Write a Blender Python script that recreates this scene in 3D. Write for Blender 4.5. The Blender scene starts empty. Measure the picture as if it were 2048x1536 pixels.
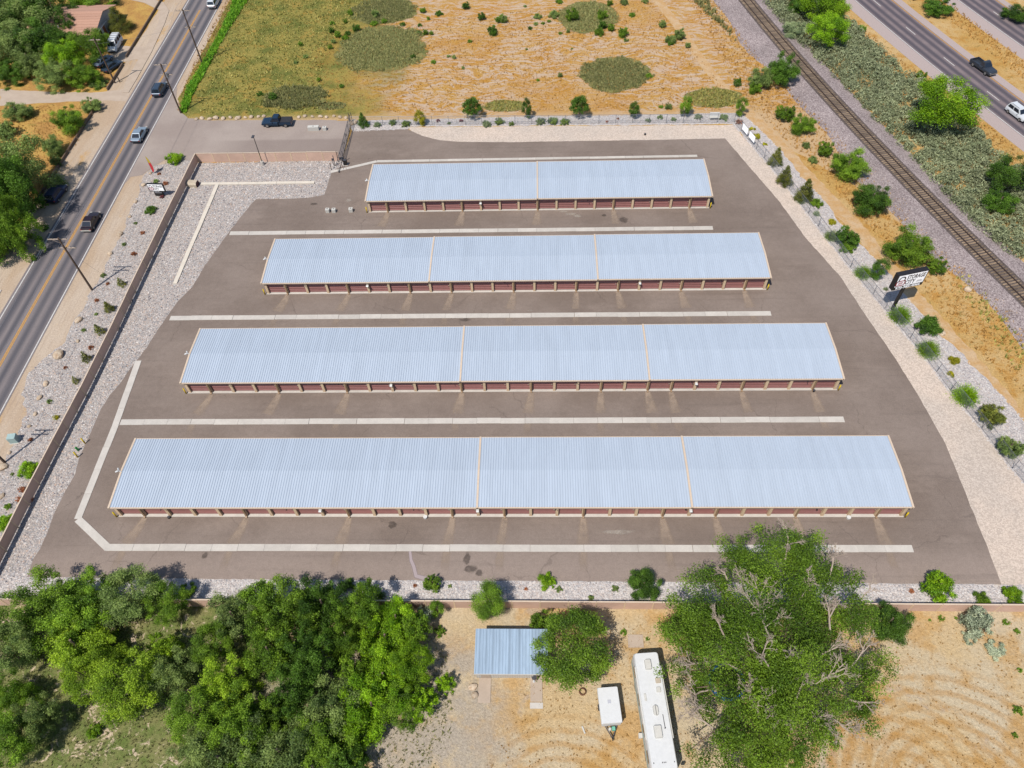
import bpy, bmesh, math, random
import numpy as np
from mathutils import Vector, Matrix
S = bpy.context.scene
COL = S.collection
R = math.radians
rnd = random.Random(7)

# ------------------------------------------------------------------ camera
F_PX = 1501.72                       # focal length for a 2048 px wide picture
PITCH, YAW, ROLL = 0.9068, -0.0524, -0.0466
CAM = Vector((49.502, -41.748, 78.585))
_cp, _sp, _cy, _sy, _cr, _sr = math.cos(PITCH), math.sin(PITCH), math.cos(YAW), math.sin(YAW), math.cos(ROLL), math.sin(ROLL)
FWD = Vector((_sy*_cp, _cy*_cp, -_sp)); _r0 = Vector((_cy, -_sy, 0)); _u0 = _r0.cross(FWD)
RGT = _cr*_r0 + _sr*_u0; UPV = -_sr*_r0 + _cr*_u0
cam = bpy.data.cameras.new('camera'); camo = bpy.data.objects.new('camera', cam); COL.objects.link(camo)
camo.matrix_world = Matrix(((RGT.x, UPV.x, -FWD.x, CAM.x), (RGT.y, UPV.y, -FWD.y, CAM.y), (RGT.z, UPV.z, -FWD.z, CAM.z), (0, 0, 0, 1)))
cam.sensor_width = 36; cam.lens = 36*F_PX/2048; cam.clip_end = 6000; cam.clip_start = 1
S.camera = camo
def G(px, py, z=0.0):                # survey: where the sight line through a photo pixel meets height z
    d = FWD + RGT*((px-1024)/F_PX) - UPV*((py-768)/F_PX)
    t = (z-CAM.z)/d.z
    return CAM + d*t
def MPP(px, py):                     # metres per photo pixel on the ground there
    return (G(px, py)-CAM).dot(FWD)/F_PX

# ------------------------------------------------------------------ light
SUN_EL, SUN_AZ = R(59.3), R(214.2)
w = bpy.data.worlds.new('World'); S.world = w; w.use_nodes = True
nt = w.node_tree; nt.nodes.clear()
sky = nt.nodes.new('ShaderNodeTexSky'); sky.sky_type = 'NISHITA'; sky.sun_disc = False
sky.sun_elevation = SUN_EL; sky.sun_rotation = SUN_AZ; sky.air_density = 1.0; sky.dust_density = 0.6; sky.ozone_density = 1.2
bg = nt.nodes.new('ShaderNodeBackground'); bg.inputs['Strength'].default_value = 0.105
wo = nt.nodes.new('ShaderNodeOutputWorld')
nt.links.new(sky.outputs[0], bg.inputs[0]); nt.links.new(bg.outputs[0], wo.inputs[0])
sl = bpy.data.lights.new('sun', 'SUN'); sl.energy = 4.2; sl.angle = R(0.53); sl.color = (1.0, 0.95, 0.88)
so = bpy.data.objects.new('sun', sl); COL.objects.link(so)
sd = Vector((math.sin(SUN_AZ)*math.cos(SUN_EL), math.cos(SUN_AZ)*math.cos(SUN_EL), math.sin(SUN_EL)))
so.rotation_euler = (-sd).to_track_quat('-Z', 'Y').to_euler(); so.location = (0, 0, 200)
S.view_settings.view_transform = 'Standard'; S.view_settings.look = 'None'
S.view_settings.gamma = 1.0; S.view_settings.use_curve_mapping = False
S.view_settings.exposure = 0.55
try:
    S.cycles.max_bounces = 6; S.cycles.transparent_max_bounces = 12
except Exception: pass

# ------------------------------------------------------------------ materials
def srgb(r, g, b, k=1.0):
    f = lambda c: (c/255/12.92 if c <= 10 else ((c/255+.055)/1.055)**2.4)*k
    return (f(r), f(g), f(b))
LIT = 1/1.95                         # sunlit picture value -> base colour
def P(r, g, b): return srgb(r, g, b, LIT)

class N:
    def __init__(s, name):
        s.m = bpy.data.materials.new(name); s.m.use_nodes = True
        s.t = s.m.node_tree; s.n = s.t.nodes; s.b = s.n['Principled BSDF']; s.out = s.n['Material Output']
        s.pos = s.n.new('ShaderNodeNewGeometry').outputs['Position']
    def _in(s, sock, v):
        if hasattr(v, 'links') or isinstance(v, bpy.types.NodeSocket): s.t.links.new(v, sock)
        elif isinstance(v, (tuple, list)):
            sock.default_value = tuple(v)+(1.0,) if len(v) == 3 and sock.type == 'RGBA' else tuple(v)
        else: sock.default_value = v
    def noise(s, scale, detail=4, rough=.55, vec=None, dist=0, out=0):
        x = s.n.new('ShaderNodeTexNoise'); x.inputs['Scale'].default_value = scale; x.inputs['Detail'].default_value = detail
        x.inputs['Roughness'].default_value = rough; x.inputs['Distortion'].default_value = dist
        s._in(x.inputs['Vector'], vec or s.pos); return x.outputs[out]
    def voro(s, scale, vec=None, feature='F1', out='Color', rand=1):
        x = s.n.new('ShaderNodeTexVoronoi'); x.feature = feature; x.inputs['Scale'].default_value = scale
        if 'Randomness' in x.inputs: x.inputs['Randomness'].default_value = rand
        s._in(x.inputs['Vector'], vec or s.pos); return x.outputs[out]
    def rng(s, v, a, b, lo=0., hi=1.):
        x = s.n.new('ShaderNodeMapRange'); x.interpolation_type = 'SMOOTHSTEP'
        for i, q in enumerate((v, a, b, lo, hi)): s._in(x.inputs[i], q)
        return x.outputs[0]
    def math(s, op, a, b=0.):
        x = s.n.new('ShaderNodeMath'); x.operation = op; s._in(x.inputs[0], a); s._in(x.inputs[1], b); return x.outputs[0]
    def mix(s, f, a, b, mode='MIX'):
        x = s.n.new('ShaderNodeMix'); x.data_type = 'RGBA'; x.blend_type = mode
        s._in(x.inputs[0], f); s._in(x.inputs[6], a); s._in(x.inputs[7], b); return x.outputs[2]
    def mul(s, c, v):                # colour times a grey value
        x = s.n.new('ShaderNodeVectorMath'); x.operation = 'SCALE'; s._in(x.inputs[0], c); s._in(x.inputs[3], v); return x.outputs[0]
    def xyz(s, v=None):
        x = s.n.new('ShaderNodeSeparateXYZ'); s._in(x.inputs[0], v or s.pos); return x.outputs
    def vec(s, scale=(1, 1, 1), rot=(0, 0, 0), loc=(0, 0, 0), src=None):
        x = s.n.new('ShaderNodeMapping'); s._in(x.inputs[0], src or s.pos)
        x.inputs['Scale'].default_value = scale; x.inputs['Rotation'].default_value = rot; x.inputs['Location'].default_value = loc
        return x.outputs[0]
    def obj(s):
        return s.n.new('ShaderNodeTexCoord').outputs['Object']
    def rand(s):
        return s.n.new('ShaderNodeObjectInfo').outputs['Random']
    def attr(s, name, out='Fac'):
        x = s.n.new('ShaderNodeAttribute'); x.attribute_name = name; return x.outputs[out]
    def ramp(s, f, stops, const=False):
        x = s.n.new('ShaderNodeValToRGB'); s._in(x.inputs[0], f); e = x.color_ramp.elements
        x.color_ramp.interpolation = 'CONSTANT' if const else 'LINEAR'
        while len(e) < len(stops): e.new(0.5)
        for q, (p, c) in zip(e, stops): q.position = p; q.color = tuple(c)+(1,)
        return x.outputs[0]
    def bump(s, h, dist=.05, strength=1.):
        x = s.n.new('ShaderNodeBump'); x.inputs['Distance'].default_value = dist; x.inputs['Strength'].default_value = strength
        s._in(x.inputs['Height'], h); s.t.links.new(x.outputs[0], s.b.inputs['Normal'])
    def fin(s, color, rough=.8, metal=0., spec=.3, alpha=None):
        s._in(s.b.inputs['Base Color'], color); s._in(s.b.inputs['Roughness'], rough); s._in(s.b.inputs['Metallic'], metal)
        s.b.inputs['Specular IOR Level'].default_value = spec
        if alpha is not None: s._in(s.b.inputs['Alpha'], alpha)
        return s.m

def plain(name, c, rough=.6, metal=0., spec=.4, var=.12, scale=3., orand=0.):
    n = N(name); v = n.rng(n.noise(scale, 5, .6, n.obj()), .25, .75, 1-var, 1+var)
    if orand: v = n.math('MULTIPLY', v, n.rng(n.rand(), 0, 1, 1-orand, 1+orand))
    return n.fin(n.mul(c, v), rough, metal, spec)
def leaf(name, c, c2, trans=.42, var=.62):
    c = tuple(x*1.85 for x in c); c2 = tuple(x*1.85 for x in c2)
    n = N(name); lv = n.attr('lv'); rr = n.rand()
    col = n.mix(n.math('MULTIPLY_ADD' if 0 else 'MULTIPLY', lv, 1.0), c, c2)
    col = n.mul(col, n.rng(n.attr('lw'), 0, 1, 1-var, 1+var*.8))
    col = n.mul(col, n.rng(rr, 0, 1, .82, 1.2))
    m = n.fin(col, .55, 0, .25)
    tr = n.n.new('ShaderNodeBsdfTranslucent'); n.t.links.new(col, tr.inputs[0])
    mx = n.n.new('ShaderNodeMixShader'); mx.inputs[0].default_value = trans
    n.t.links.new(n.b.outputs[0], mx.inputs[1]); n.t.links.new(tr.outputs[0], mx.inputs[2]); n.t.links.new(mx.outputs[0], n.out.inputs[0])
    return m
def stone_ramp(n, f):
    return n.ramp(f, [(0, P(238, 230, 222)), (.16, P(205, 190, 182)), (.32, P(165, 160, 160)), (.46, P(225, 205, 190)), (.58, P(126, 122, 126)),
                      (.68, P(206, 178, 158)), (.78, P(190, 186, 186)), (.9, P(95, 92, 98)), (1, P(244, 240, 236))])

M = {}
def mats():
    # --- ground covers
    n = N('dry_ground')
    a = n.noise(.06, 6, .62); b = n.noise(.5, 6, .65); c = n.noise(5, 4, .7)
    col = n.mix(n.rng(a, .38, .62), P(212, 170, 100), P(224, 190, 136))
    col = n.mix(n.rng(b, .46, .66), col, P(204, 154, 82))
    col = n.mix(n.rng(n.noise(.9, 5, .7, dist=1), .56, .7), col, P(160, 140, 84))
    col = n.mul(col, n.rng(c, .25, .75, .72, 1.25)); n.bump(c, .12)
    M['ground'] = n.fin(col, .95, 0, .1)

    n = N('vacant_lot')
    x = n.xyz()
    warp = n.noise(.12, 3, .5, out=1)
    dv = n.n.new('ShaderNodeVectorMath'); dv.operation = 'MULTIPLY_ADD'; n._in(dv.inputs[0], warp); dv.inputs[1].default_value = (7, 7, 0); n._in(dv.inputs[2], n.pos)
    st = n.vec((.35, 1.25, 1), (0, 0, R(4)), src=dv.outputs[0])
    pale = n.noise(1.0, 8, .76, st, dist=.7); big = n.noise(.045, 3, .5)
    orange = n.mix(n.rng(n.noise(.16, 5, .6), .35, .65), P(208, 152, 68), P(214, 166, 88))
    orange = n.mul(orange, n.rng(n.noise(3.0, 5, .75), .25, .75, .7, 1.28))
    pm = n.rng(pale, .47, .55)
    pm = n.math('MULTIPLY', pm, n.rng(big, .32, .55, .25, 1.))
    pm = n.math('MULTIPLY', pm, n.rng(x[0], 8, 24))
    col = n.mix(n.math('MULTIPLY', pm, .72), orange, n.mix(n.noise(6, 3), P(214, 190, 170), P(238, 220, 204)))
    fine = n.rng(n.noise(1.8, 8, .8, dist=.9), .55, .63)          # thin pale cracks of bare soil
    col = n.mix(n.math('MULTIPLY', n.math('MULTIPLY', fine, n.rng(x[0], 12, 30)), .75), col, P(232, 208, 184))
    # green weeds to the west
    gw = n.math('ADD', n.math('MULTIPLY', n.noise(.075, 5, .6), 44.), -22.)
    gm = n.rng(n.math('ADD', x[0], gw), 26, 6)
    green = n.mix(n.rng(n.noise(.2, 5, .65), .36, .62), P(120, 126, 62), P(172, 158, 84))
    green = n.mix(n.rng(n.noise(.13, 4, .6, n.vec(loc=(31, 5, 0))), .55, .7), green, P(186, 160, 84))
    green = n.mul(green, n.rng(n.noise(3.5, 5, .75), .25, .75, .6, 1.35))
    col = n.mix(n.math('MULTIPLY', gm, n.rng(n.noise(.35, 5, .7), .3, .5, .5, 1.)), col, green)
    col = n.mix(n.rng(x[1], 84.5, 81.5), col, n.mix(.5, P(226, 180, 118), P(224, 200, 168)))
    n.bump(n.noise(4, 6, .75), .2)
    M['lot_soil'] = n.fin(col, .95, 0, .1)

    n = N('yard_soil')
    x = n.xyz()
    sand = n.mix(n.rng(n.noise(.12, 5, .6), .36, .62), P(230, 200, 152), P(228, 208, 174))
    def rings(cx, cy, sc, lo, hi):
        wv = n.n.new('ShaderNodeTexWave'); wv.wave_type = 'RINGS'; wv.rings_direction = 'Z'
        wv.inputs['Scale'].default_value = sc; wv.inputs['Distortion'].default_value = 5; wv.inputs['Detail'].default_value = 6; wv.inputs['Detail Scale'].default_value = .35; wv.inputs['Detail Roughness'].default_value = .75
        n._in(wv.inputs[0], n.vec(loc=(-cx, -cy, 0)))
        d = n.n.new('ShaderNodeVectorMath'); d.operation = 'DISTANCE'; n._in(d.inputs[0], n.pos); d.inputs[1].default_value = (cx, cy, 0)
        msk = n.math('MULTIPLY', n.rng(d.outputs['Value'], hi, hi-3.5), n.rng(d.outputs['Value'], lo-1, lo))
        return n.math('MULTIPLY', n.math('MULTIPLY', n.rng(wv.outputs[1], .3, .95), msk), .45)
    straw = P(216, 164, 86)
    patch = n.rng(n.noise(.14, 6, .65, n.vec(loc=(9, 3, 0))), .47, .6)
    col = n.mix(n.math('MULTIPLY', patch, .6), sand, straw)
    k = n.rng(n.noise(.3, 6, .75, n.vec(loc=(5, 5, 0))), .3, .55)
    for cx, cy, sc, lo, hi in ((84, -27.5, .2, 1, 11), (88, -30, .22, 5, 15), (52, -33, .24, 4, 13), (70, -34, .2, 3, 9)):
        col = n.mix(n.math('MULTIPLY', rings(cx, cy, sc, lo, hi), k), col, P(202, 146, 66))
    grey = n.rng(n.noise(.22, 5, .65, n.vec(loc=(4, 40, 0))), .6, .7)
    col = n.mix(n.math('MULTIPLY', grey, .7), col, P(206, 186, 166))
    gravel = n.mix(n.noise(5, 4, .8), P(150, 132, 110), P(240, 226, 206))          # pale stony ground by the thicket
    gx = n.math('ADD', x[0], n.math('MULTIPLY', n.noise(.16, 4, .6), 14.))
    gm = n.math('MULTIPLY', n.rng(gx, 56, 49), n.rng(x[1], -12.5, -17))
    col = n.mix(n.math('MULTIPLY', gm, n.rng(n.noise(.35, 5, .7), .3, .55)), col, gravel)
    grass = n.mix(n.rng(n.noise(.5, 5, .65), .35, .65), P(122, 138, 72), P(158, 154, 102))
    grass = n.mix(n.rng(n.noise(.5, 6, .75, n.vec(loc=(2, 8, 0)), dist=1.5), .55, .62), grass, P(238, 214, 184))
    g2 = n.rng(n.math('ADD', x[0], n.math('MULTIPLY', n.noise(.14, 3), 10.)), 31, 24)
    col = n.mix(g2, col, grass)
    col = n.mul(col, n.rng(n.noise(3.2, 6, .78), .25, .75, .76, 1.22)); n.bump(n.noise(5, 5, .75), .15)
    M['yard_soil'] = n.fin(col, .95, 0, .1)

    n = N('weed_floor'); M['weed_floor'] = n.fin(n.mul(n.mix(n.rng(n.noise(.5, 5, .7), .35, .65), P(122, 126, 72), P(156, 146, 92)), n.rng(n.noise(3, 5, .75), .25, .75, .65, 1.3)), .95, 0, .1, n.rng(n.math('ADD', n.attr('fade'), n.math('MULTIPLY', n.math('SUBTRACT', n.noise(.6, 6, .75), .5), 1.6)), .25, .6))
    n = N('yellow_lawn')
    col = n.mix(n.rng(n.noise(.25, 6, .65), .36, .62), P(222, 180, 100), P(200, 152, 88))
    col = n.mix(n.rng(n.noise(.3, 5, .7, n.vec(loc=(3, 9, 0))), .58, .7), col, P(150, 140, 70))
    col = n.mul(col, n.rng(n.noise(3, 6, .75), .25, .75, .72, 1.25)); n.bump(n.noise(5, 5, .75), .15)
    M['lawn'] = n.fin(col, .95, 0, .1)

    n = N('dirt_shoulder')
    x = n.xyz()
    col = n.mix(n.rng(n.noise(.2, 5, .6, n.vec((1, .25, 1))), .36, .64), P(216, 196, 174), P(204, 178, 150))
    col = n.mix(n.rng(n.noise(.22, 6, .66, n.vec((1, .4, 1), loc=(7, 1, 0))), .56, .7), col, P(216, 172, 110))
    col = n.mix(n.math('MULTIPLY', n.rng(n.noise(1.6, 5, .7, n.vec((1.6, .12, 1))), .5, .66), .4), col, P(182, 160, 140))
    col = n.mul(col, n.rng(n.noise(4, 6, .75), .25, .75, .82, 1.16)); n.bump(n.noise(6, 5, .75), .06)
    M['dirt'] = n.fin(col, .95, 0, .1)

    n = N('dirt_track')
    col = n.mix(n.rng(n.noise(.6, 5, .65), .36, .64), P(222, 190, 150), P(214, 172, 118))
    col = n.mul(col, n.rng(n.noise(4, 6, .75), .25, .75, .82, 1.16)); n.bump(n.noise(6, 5, .75), .06)
    M['track_dirt'] = n.fin(col, .95, 0, .1)

    n = N('crushed_gravel')
    col = n.mix(n.rng(n.noise(.12, 4, .6), .36, .64), P(234, 214, 196), P(222, 206, 191))
    col = n.mul(col, n.rng(n.noise(9, 4, .85), .25, .75, .85, 1.14))
    sp = n.voro(7, out='Color'); col = n.mul(col, n.rng(n.xyz(sp)[0], 0, 1, .84, 1.14)); n.bump(n.noise(9, 4, .85), .06)
    M['crushed'] = n.fin(col, .95, 0, .15)

    def rock_bed(nm, s, tint):
        n = N(nm); v = n.voro(s, out='Color'); d = n.voro(s, out='Distance')
        col = stone_ramp(n, n.xyz(v)[0]); col = n.mix(.45, col, tint)
        n.bump(n.math('MULTIPLY', d, -1.), .1)
        return n.fin(col, .9, 0, .15)
    M['rock_bed'] = rock_bed('river_rock_bed', 5.5, P(206, 198, 190))
    M['white_bed'] = rock_bed('white_rock_bed', 6, P(232, 224, 220))
    n = N('ballast'); v = n.voro(7.5, out='Color')
    col = n.ramp(n.xyz(v)[0], [(0, P(152, 138, 136)), (.3, P(190, 175, 172)), (.5, P(124, 110, 110)), (.7, P(208, 194, 190)), (1, P(142, 124, 124))])
    col = n.mul(col, n.rng(n.noise(.2, 5, .6), .3, .7, .86, 1.12)); n.bump(n.voro(7.5, out='Distance'), .05)
    M['ballast'] = n.fin(col, .95, 0, .1)

    n = N('dark_ballast'); n.fin(n.mul(P(108, 97, 92), n.rng(n.xyz(n.voro(7.5, out='Color'))[0], 0, 1, .7, 1.3)), .95, 0, .1); M['ballast_dark'] = n.m
    # --- paving
    n = N('lot_asphalt')
    col = n.mix(n.rng(n.noise(.07, 5, .6), .34, .66), P(138, 122, 111), P(155, 139, 128))
    col = n.mix(n.math('MULTIPLY', n.rng(n.noise(.22, 6, .65, n.vec((.5, 1.3, 1))), .5, .72), .5), col, P(164, 147, 135))
    x = n.xyz(); col = n.mix(n.math('MULTIPLY', n.rng(x[1], -2.5, -7), .65), col, P(174, 156, 144))
    wv = n.n.new('ShaderNodeVectorMath'); wv.operation = 'MULTIPLY_ADD'; n._in(wv.inputs[0], n.noise(.35, 4, .6, out=1)); wv.inputs[1].default_value = (3, 3, 0); n._in(wv.inputs[2], n.pos)
    ck = n.math('MULTIPLY', n.rng(n.voro(.085, wv.outputs[0], 'DISTANCE_TO_EDGE', 'Distance'), .006, .002), n.rng(n.noise(.12, 3), .46, .58))   # hairline cracks
    col = n.mix(n.math('MULTIPLY', ck, .3), col, P(92, 80, 74))
    tr = n.noise(.55, 5, .7, n.vec((.06, 1.6, 1)))                                                                                             # faint wheel scuffs along the aisles
    col = n.mix(n.math('MULTIPLY', n.rng(tr, .52, .72), .35), col, P(120, 107, 99))
    col = n.mul(col, n.rng(n.noise(1.6, 6, .75), .3, .7, .94, 1.06))
    col = n.mul(col, n.rng(n.noise(7, 4, .85), .25, .75, .84, 1.15)); n.bump(n.noise(14, 3, .8), .02)
    M['asphalt'] = n.fin(col, .88, 0, .25)
    n = N('entrance_asphalt')
    col = n.mix(n.rng(n.noise(.09, 5, .6), .34, .66), P(170, 154, 144), P(186, 171, 160))
    col = n.mix(n.math('MULTIPLY', n.math('MULTIPLY', n.rng(n.xyz()[1], 76.4, 75.6), n.rng(n.xyz()[0], -11, -1)), .55), col, P(146, 130, 122))
    col = n.mul(col, n.rng(n.noise(7, 4, .85), .25, .75, .86, 1.13))
    M['entrance'] = n.fin(col, .88, 0, .25)
    n = N('road_asphalt')
    x = n.xyz()
    def lanes(x0, wheels, base, dark, light):
        c = base
        for cx, wd in wheels:
            d = n.math('ABSOLUTE', n.math('SUBTRACT', x0, cx))
            c = n.mix(n.math('MULTIPLY', n.rng(d, wd, 0), n.rng(n.noise(.3, 5, .65, n.vec((1, .08, 1))), .2, .6, .55, 1)), c, dark)
        return c
    col = n.mix(n.rng(n.noise(.6, 5, .65, n.vec((1, .05, 1))), .34, .66), P(138, 128, 128), P(152, 141, 138))
    col = lanes(x[0], ((-27.9, 1.1), (-26.2, .8), (-23.8, .9), (-22.1, 1.0)), col, P(92, 90, 96), None)
    col = n.mul(col, n.rng(n.noise(6, 4, .85), .25, .75, .86, 1.13))
    M['road'] = n.fin(col, .85, 0, .3)
    n = N('highway_asphalt'); u = n.attr('u')
    col = P(150, 134, 134); col = n.mix(n.rng(n.noise(.4, 5, .6), .3, .7), col, P(136, 122, 124))
    for cx in (.9, 2.65, 4.6, 6.3):
        d = n.math('ABSOLUTE', n.math('SUBTRACT', u, cx)); col = n.mix(n.math('MULTIPLY', n.rng(d, .85, .15), .9), col, P(92, 86, 94))
    sh = n.math('MAXIMUM', n.rng(u, -.1, -.3), n.rng(u, 7.5, 7.7))
    col = n.mix(sh, col, P(196, 178, 172))
    col = n.mul(col, n.rng(n.noise(6, 4, .85), .25, .75, .86, 1.13))
    M['highway'] = n.fin(col, .88, 0, .25)
    n = N('pale_concrete')
    col = n.mix(n.rng(n.noise(.8, 5, .6), .3, .7), P(226, 218, 207), P(214, 206, 196)); col = n.mul(col, n.rng(n.noise(8, 4, .8), .25, .75, .92, 1.07))
    col = n.mul(col, n.rng(n.rand(), 0, 1, .94, 1.05)); M['concrete'] = n.fin(col, .85, 0, .25)
    n = N('tan_concrete')
    col = n.mix(n.rng(n.noise(.6, 5, .6), .3, .7), P(212, 192, 172), P(200, 180, 160)); col = n.mul(col, n.rng(n.noise(8, 4, .8), .25, .75, .92, 1.07))
    M['tan_concrete'] = n.fin(col, .9, 0, .2)
    n = N('cream_concrete'); M['cream_concrete'] = n.fin(n.mul(P(240, 228, 210), n.rng(n.noise(1, 5, .7), .3, .7, .93, 1.05)), .9, 0, .2)
    n = N('wall_panel_tan')
    col = n.mul(P(236, 198, 176), n.rng(n.noise(.5, 5, .6), .3, .7, .92, 1.08)); col = n.mul(col, n.rng(n.rand(), 0, 1, .93, 1.07))
    n.bump(n.noise(3, 4, .7), .02); M['wall_tan'] = n.fin(col, .85, 0, .2)
    n = N('curb_white'); M['mark_white'] = n.fin(n.mul(P(235, 232, 226), n.rng(n.noise(2, 5, .8), .3, .6, .7, 1.02)), .8, 0, .3)
    n = N('mark_yellow'); M['mark_yellow'] = n.fin(n.mul(P(232, 168, 48), n.rng(n.noise(2, 5, .8), .3, .6, .78, 1.05)), .8, 0, .3)
    def decal(nm, c, lo=.35, hi=.62, k=1.):
        n = N(nm); a = n.math('MULTIPLY', n.math('MULTIPLY', n.rng(n.attr('fade'), 0, 1), n.rng(n.noise(1.1, 5, .7), lo-.25, hi)), k)
        return n.fin(c, .9, 0, .15, a)
    M['dust'] = decal('dust_wash', P(196, 174, 154), k=.8); M['stain'] = decal('oil_stain', P(104, 93, 86), k=.55); M['sealant'] = decal('grey_patch', P(188, 172, 172), 0, .3, 1.); M['spill'] = decal('white_spill', P(206, 194, 180), .4, .7, .7)
    M['seam'] = plain('dark_seam', P(92, 80, 74), .9)

    # --- buildings
    n = N('galvanised_roof'); v = n.rng(n.noise(.35, 5, .6, n.vec((3, .35, 1))), .25, .75, .97, 1.03)
    v = n.math('MULTIPLY', v, n.rng(n.rand(), 0, 1, .985, 1.015))
    M['roof'] = n.fin(n.mul(P(212, 224, 238), n.math('MULTIPLY', v, n.rng(n.noise(.9, 6, .7, n.vec((2.5, .25, 1), loc=(3, 3, 0))), .3, .7, .965, 1.025))), .4, .12, .5)
    M['trim'] = plain('tan_trim', P(236, 212, 186), .5, var=.06); M['trim_dark'] = plain('pillar_tan', P(246, 216, 178), .55, var=.08, orand=.05)
    M['door'] = plain('maroon_door', P(170, 114, 108), .36, .0, .5, var=.08, scale=1.5, orand=.07); M['latch'] = plain('steel_latch', P(220, 214, 200), .4, .6)
    M['downspout'] = plain('brown_downspout', P(168, 138, 106), .5, var=.06)
    M['white'] = plain('white_paint', P(240, 240, 238), .45, var=.04); M['sign_white'] = plain('sign_white', (.84, .84, .85), .4, var=.03); M['offwhite'] = plain('off_white', P(226, 222, 212), .6, var=.06)
    M['yellow'] = plain('safety_yellow', P(238, 204, 20), .5, var=.05); M['black'] = plain('black_metal', P(42, 38, 38), .5, var=.1)
    M['darkgrey'] = plain('dark_grey_metal', P(80, 80, 86), .5); M['steel'] = plain('galvanised_steel', P(176, 178, 184), .4, .5); M['fence_post'] = plain('fence_steel', P(128, 130, 138), .45, .4)
    n = N('gate_mesh'); M['gate_link'] = n.fin(P(196, 204, 210), .5, .2, .4, .45); n = N('chain_link'); M['link'] = n.fin(P(176, 188, 198), .5, .2, .4, .15)
    M['wood'] = plain('weathered_wood', P(128, 106, 88), .9, var=.25, scale=8); M['pole_wood'] = plain('pole_wood', P(104, 84, 70), .9, var=.25, scale=6)
    M['tie'] = plain('rail_tie_wood', P(150, 128, 104), .95, var=.3, scale=2, orand=.3); M['rail'] = plain('rusty_rail', P(92, 76, 70), .6, .3, var=.15)
    M['bark'] = plain('bark', P(132, 112, 96), .95, var=.3, scale=4); M['dead'] = plain('dead_wood', P(196, 178, 162), .95, var=.2, scale=4)
    n = N('boulder_stone'); col = n.mix(n.rng(n.noise(1.6, 6, .65, n.obj()), .35, .65), P(226, 206, 180), P(196, 166, 136)); col = n.mul(col, n.rng(n.rand(), 0, 1, .85, 1.1)); n.bump(n.noise(4, 5, .7), .08)
    M['boulder'] = n.fin(col, .9, 0, .2)
    n = N('loose_stone'); M['stone'] = n.fin(n.mul(stone_ramp(n, n.attr('lv')), 1.12), .85, 0, .2)
    n = N('loose_white_stone'); M['stone_white'] = n.fin(n.mix(.6, stone_ramp(n, n.attr('lv')), P(246, 240, 235)), .85, 0, .2)
    n = N('ballast_stone'); M['stone_ballast'] = n.fin(n.ramp(n.attr('lv'), [(0, P(140, 126, 130)), (.5, P(196, 182, 186)), (1, P(110, 98, 104))]), .9, 0, .15)
    M['shingle'] = plain('brown_shingle', P(204, 158, 134), .9, var=.14, scale=6, orand=.06); M['grey_wall'] = plain('grey_siding', P(206, 206, 214), .8, var=.05)
    M['shed_wall'] = plain('shed_siding', P(222, 214, 202), .7, var=.06); n = N('shed_roof_steel'); M['shed_roof'] = n.fin(n.mul(P(182, 204, 224), n.math('MULTIPLY', n.rng(n.rand(), 0, 1, .86, 1.08), n.rng(n.noise(1.2, 5, .7, n.vec((2, .3, 1))), .3, .7, .88, 1.08))), .5, .3, .4)
    # --- vehicles
    def paint(nm, c, metal=.3): return plain(nm, c, .28, metal, .5, var=.03)
    M['car_blue'] = paint('dark_blue_paint', P(40, 66, 92)); M['car_silver'] = paint('silver_paint', P(166, 184, 200)); M['car_slate'] = paint('slate_paint', P(70, 88, 108))
    M['car_black'] = paint('maroon_black_paint', P(46, 28, 36), .1); M['car_white'] = paint('white_car_paint', P(236, 240, 244), .0); M['car_grey'] = paint('charcoal_paint', P(72, 78, 88)); M['car_pale'] = paint('pale_blue_paint', P(134, 152, 176))
    M['car_navy'] = paint('navy_paint', P(34, 52, 92)); n = N('tinted_glass'); M['glass'] = n.fin(P(38, 46, 58), .08, 0, .6)
    M['tyre'] = plain('tyre_rubber', P(44, 42, 42), .9); M['rim'] = plain('wheel_rim', P(190, 186, 182), .4, .6); M['plastic'] = plain('black_plastic', P(52, 50, 52), .6); M['lamp_red'] = plain('red_lens', P(170, 30, 28), .3); M['lamp_clear'] = plain('clear_lens', P(240, 236, 226), .2)
    M['teal'] = plain('teal_paint', P(120, 196, 168), .5); M['beige'] = plain('beige_plastic', P(212, 196, 172), .6)
    M['blue_vinyl'] = plain('blue_vinyl', P(28, 118, 206), .5); M['brown_board'] = plain('brown_board', P(170, 110, 76), .8); M['red_cloth'] = plain('red_cloth', P(222, 60, 66), .7); M['yellow_cloth'] = plain('yellow_cloth', P(226, 196, 60), .7)
    M['green_paint'] = plain('green_paint', P(30, 140, 62), .5); M['red_paint'] = plain('sign_red', P(186, 66, 70), .6); M['rust'] = plain('rusty_steel', P(126, 84, 60), .8, .2); M['maroon_end'] = plain('dark_maroon_end', P(84, 46, 48), .8); M['box_green'] = plain('pale_green_cabinet', P(176, 200, 196), .5)
    # --- foliage
    M['lf_green'] = leaf('leaf_green', P(84, 120, 32), P(124, 152, 42)); M['lf_dark'] = leaf('leaf_dark', P(62, 96, 30), P(92, 124, 38)); M['lf_bright'] = leaf('leaf_bright', P(94, 140, 18), P(142, 174, 32)); M['lf_yellow'] = leaf('leaf_yellow_green', P(108, 144, 30), P(154, 178, 46))
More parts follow.
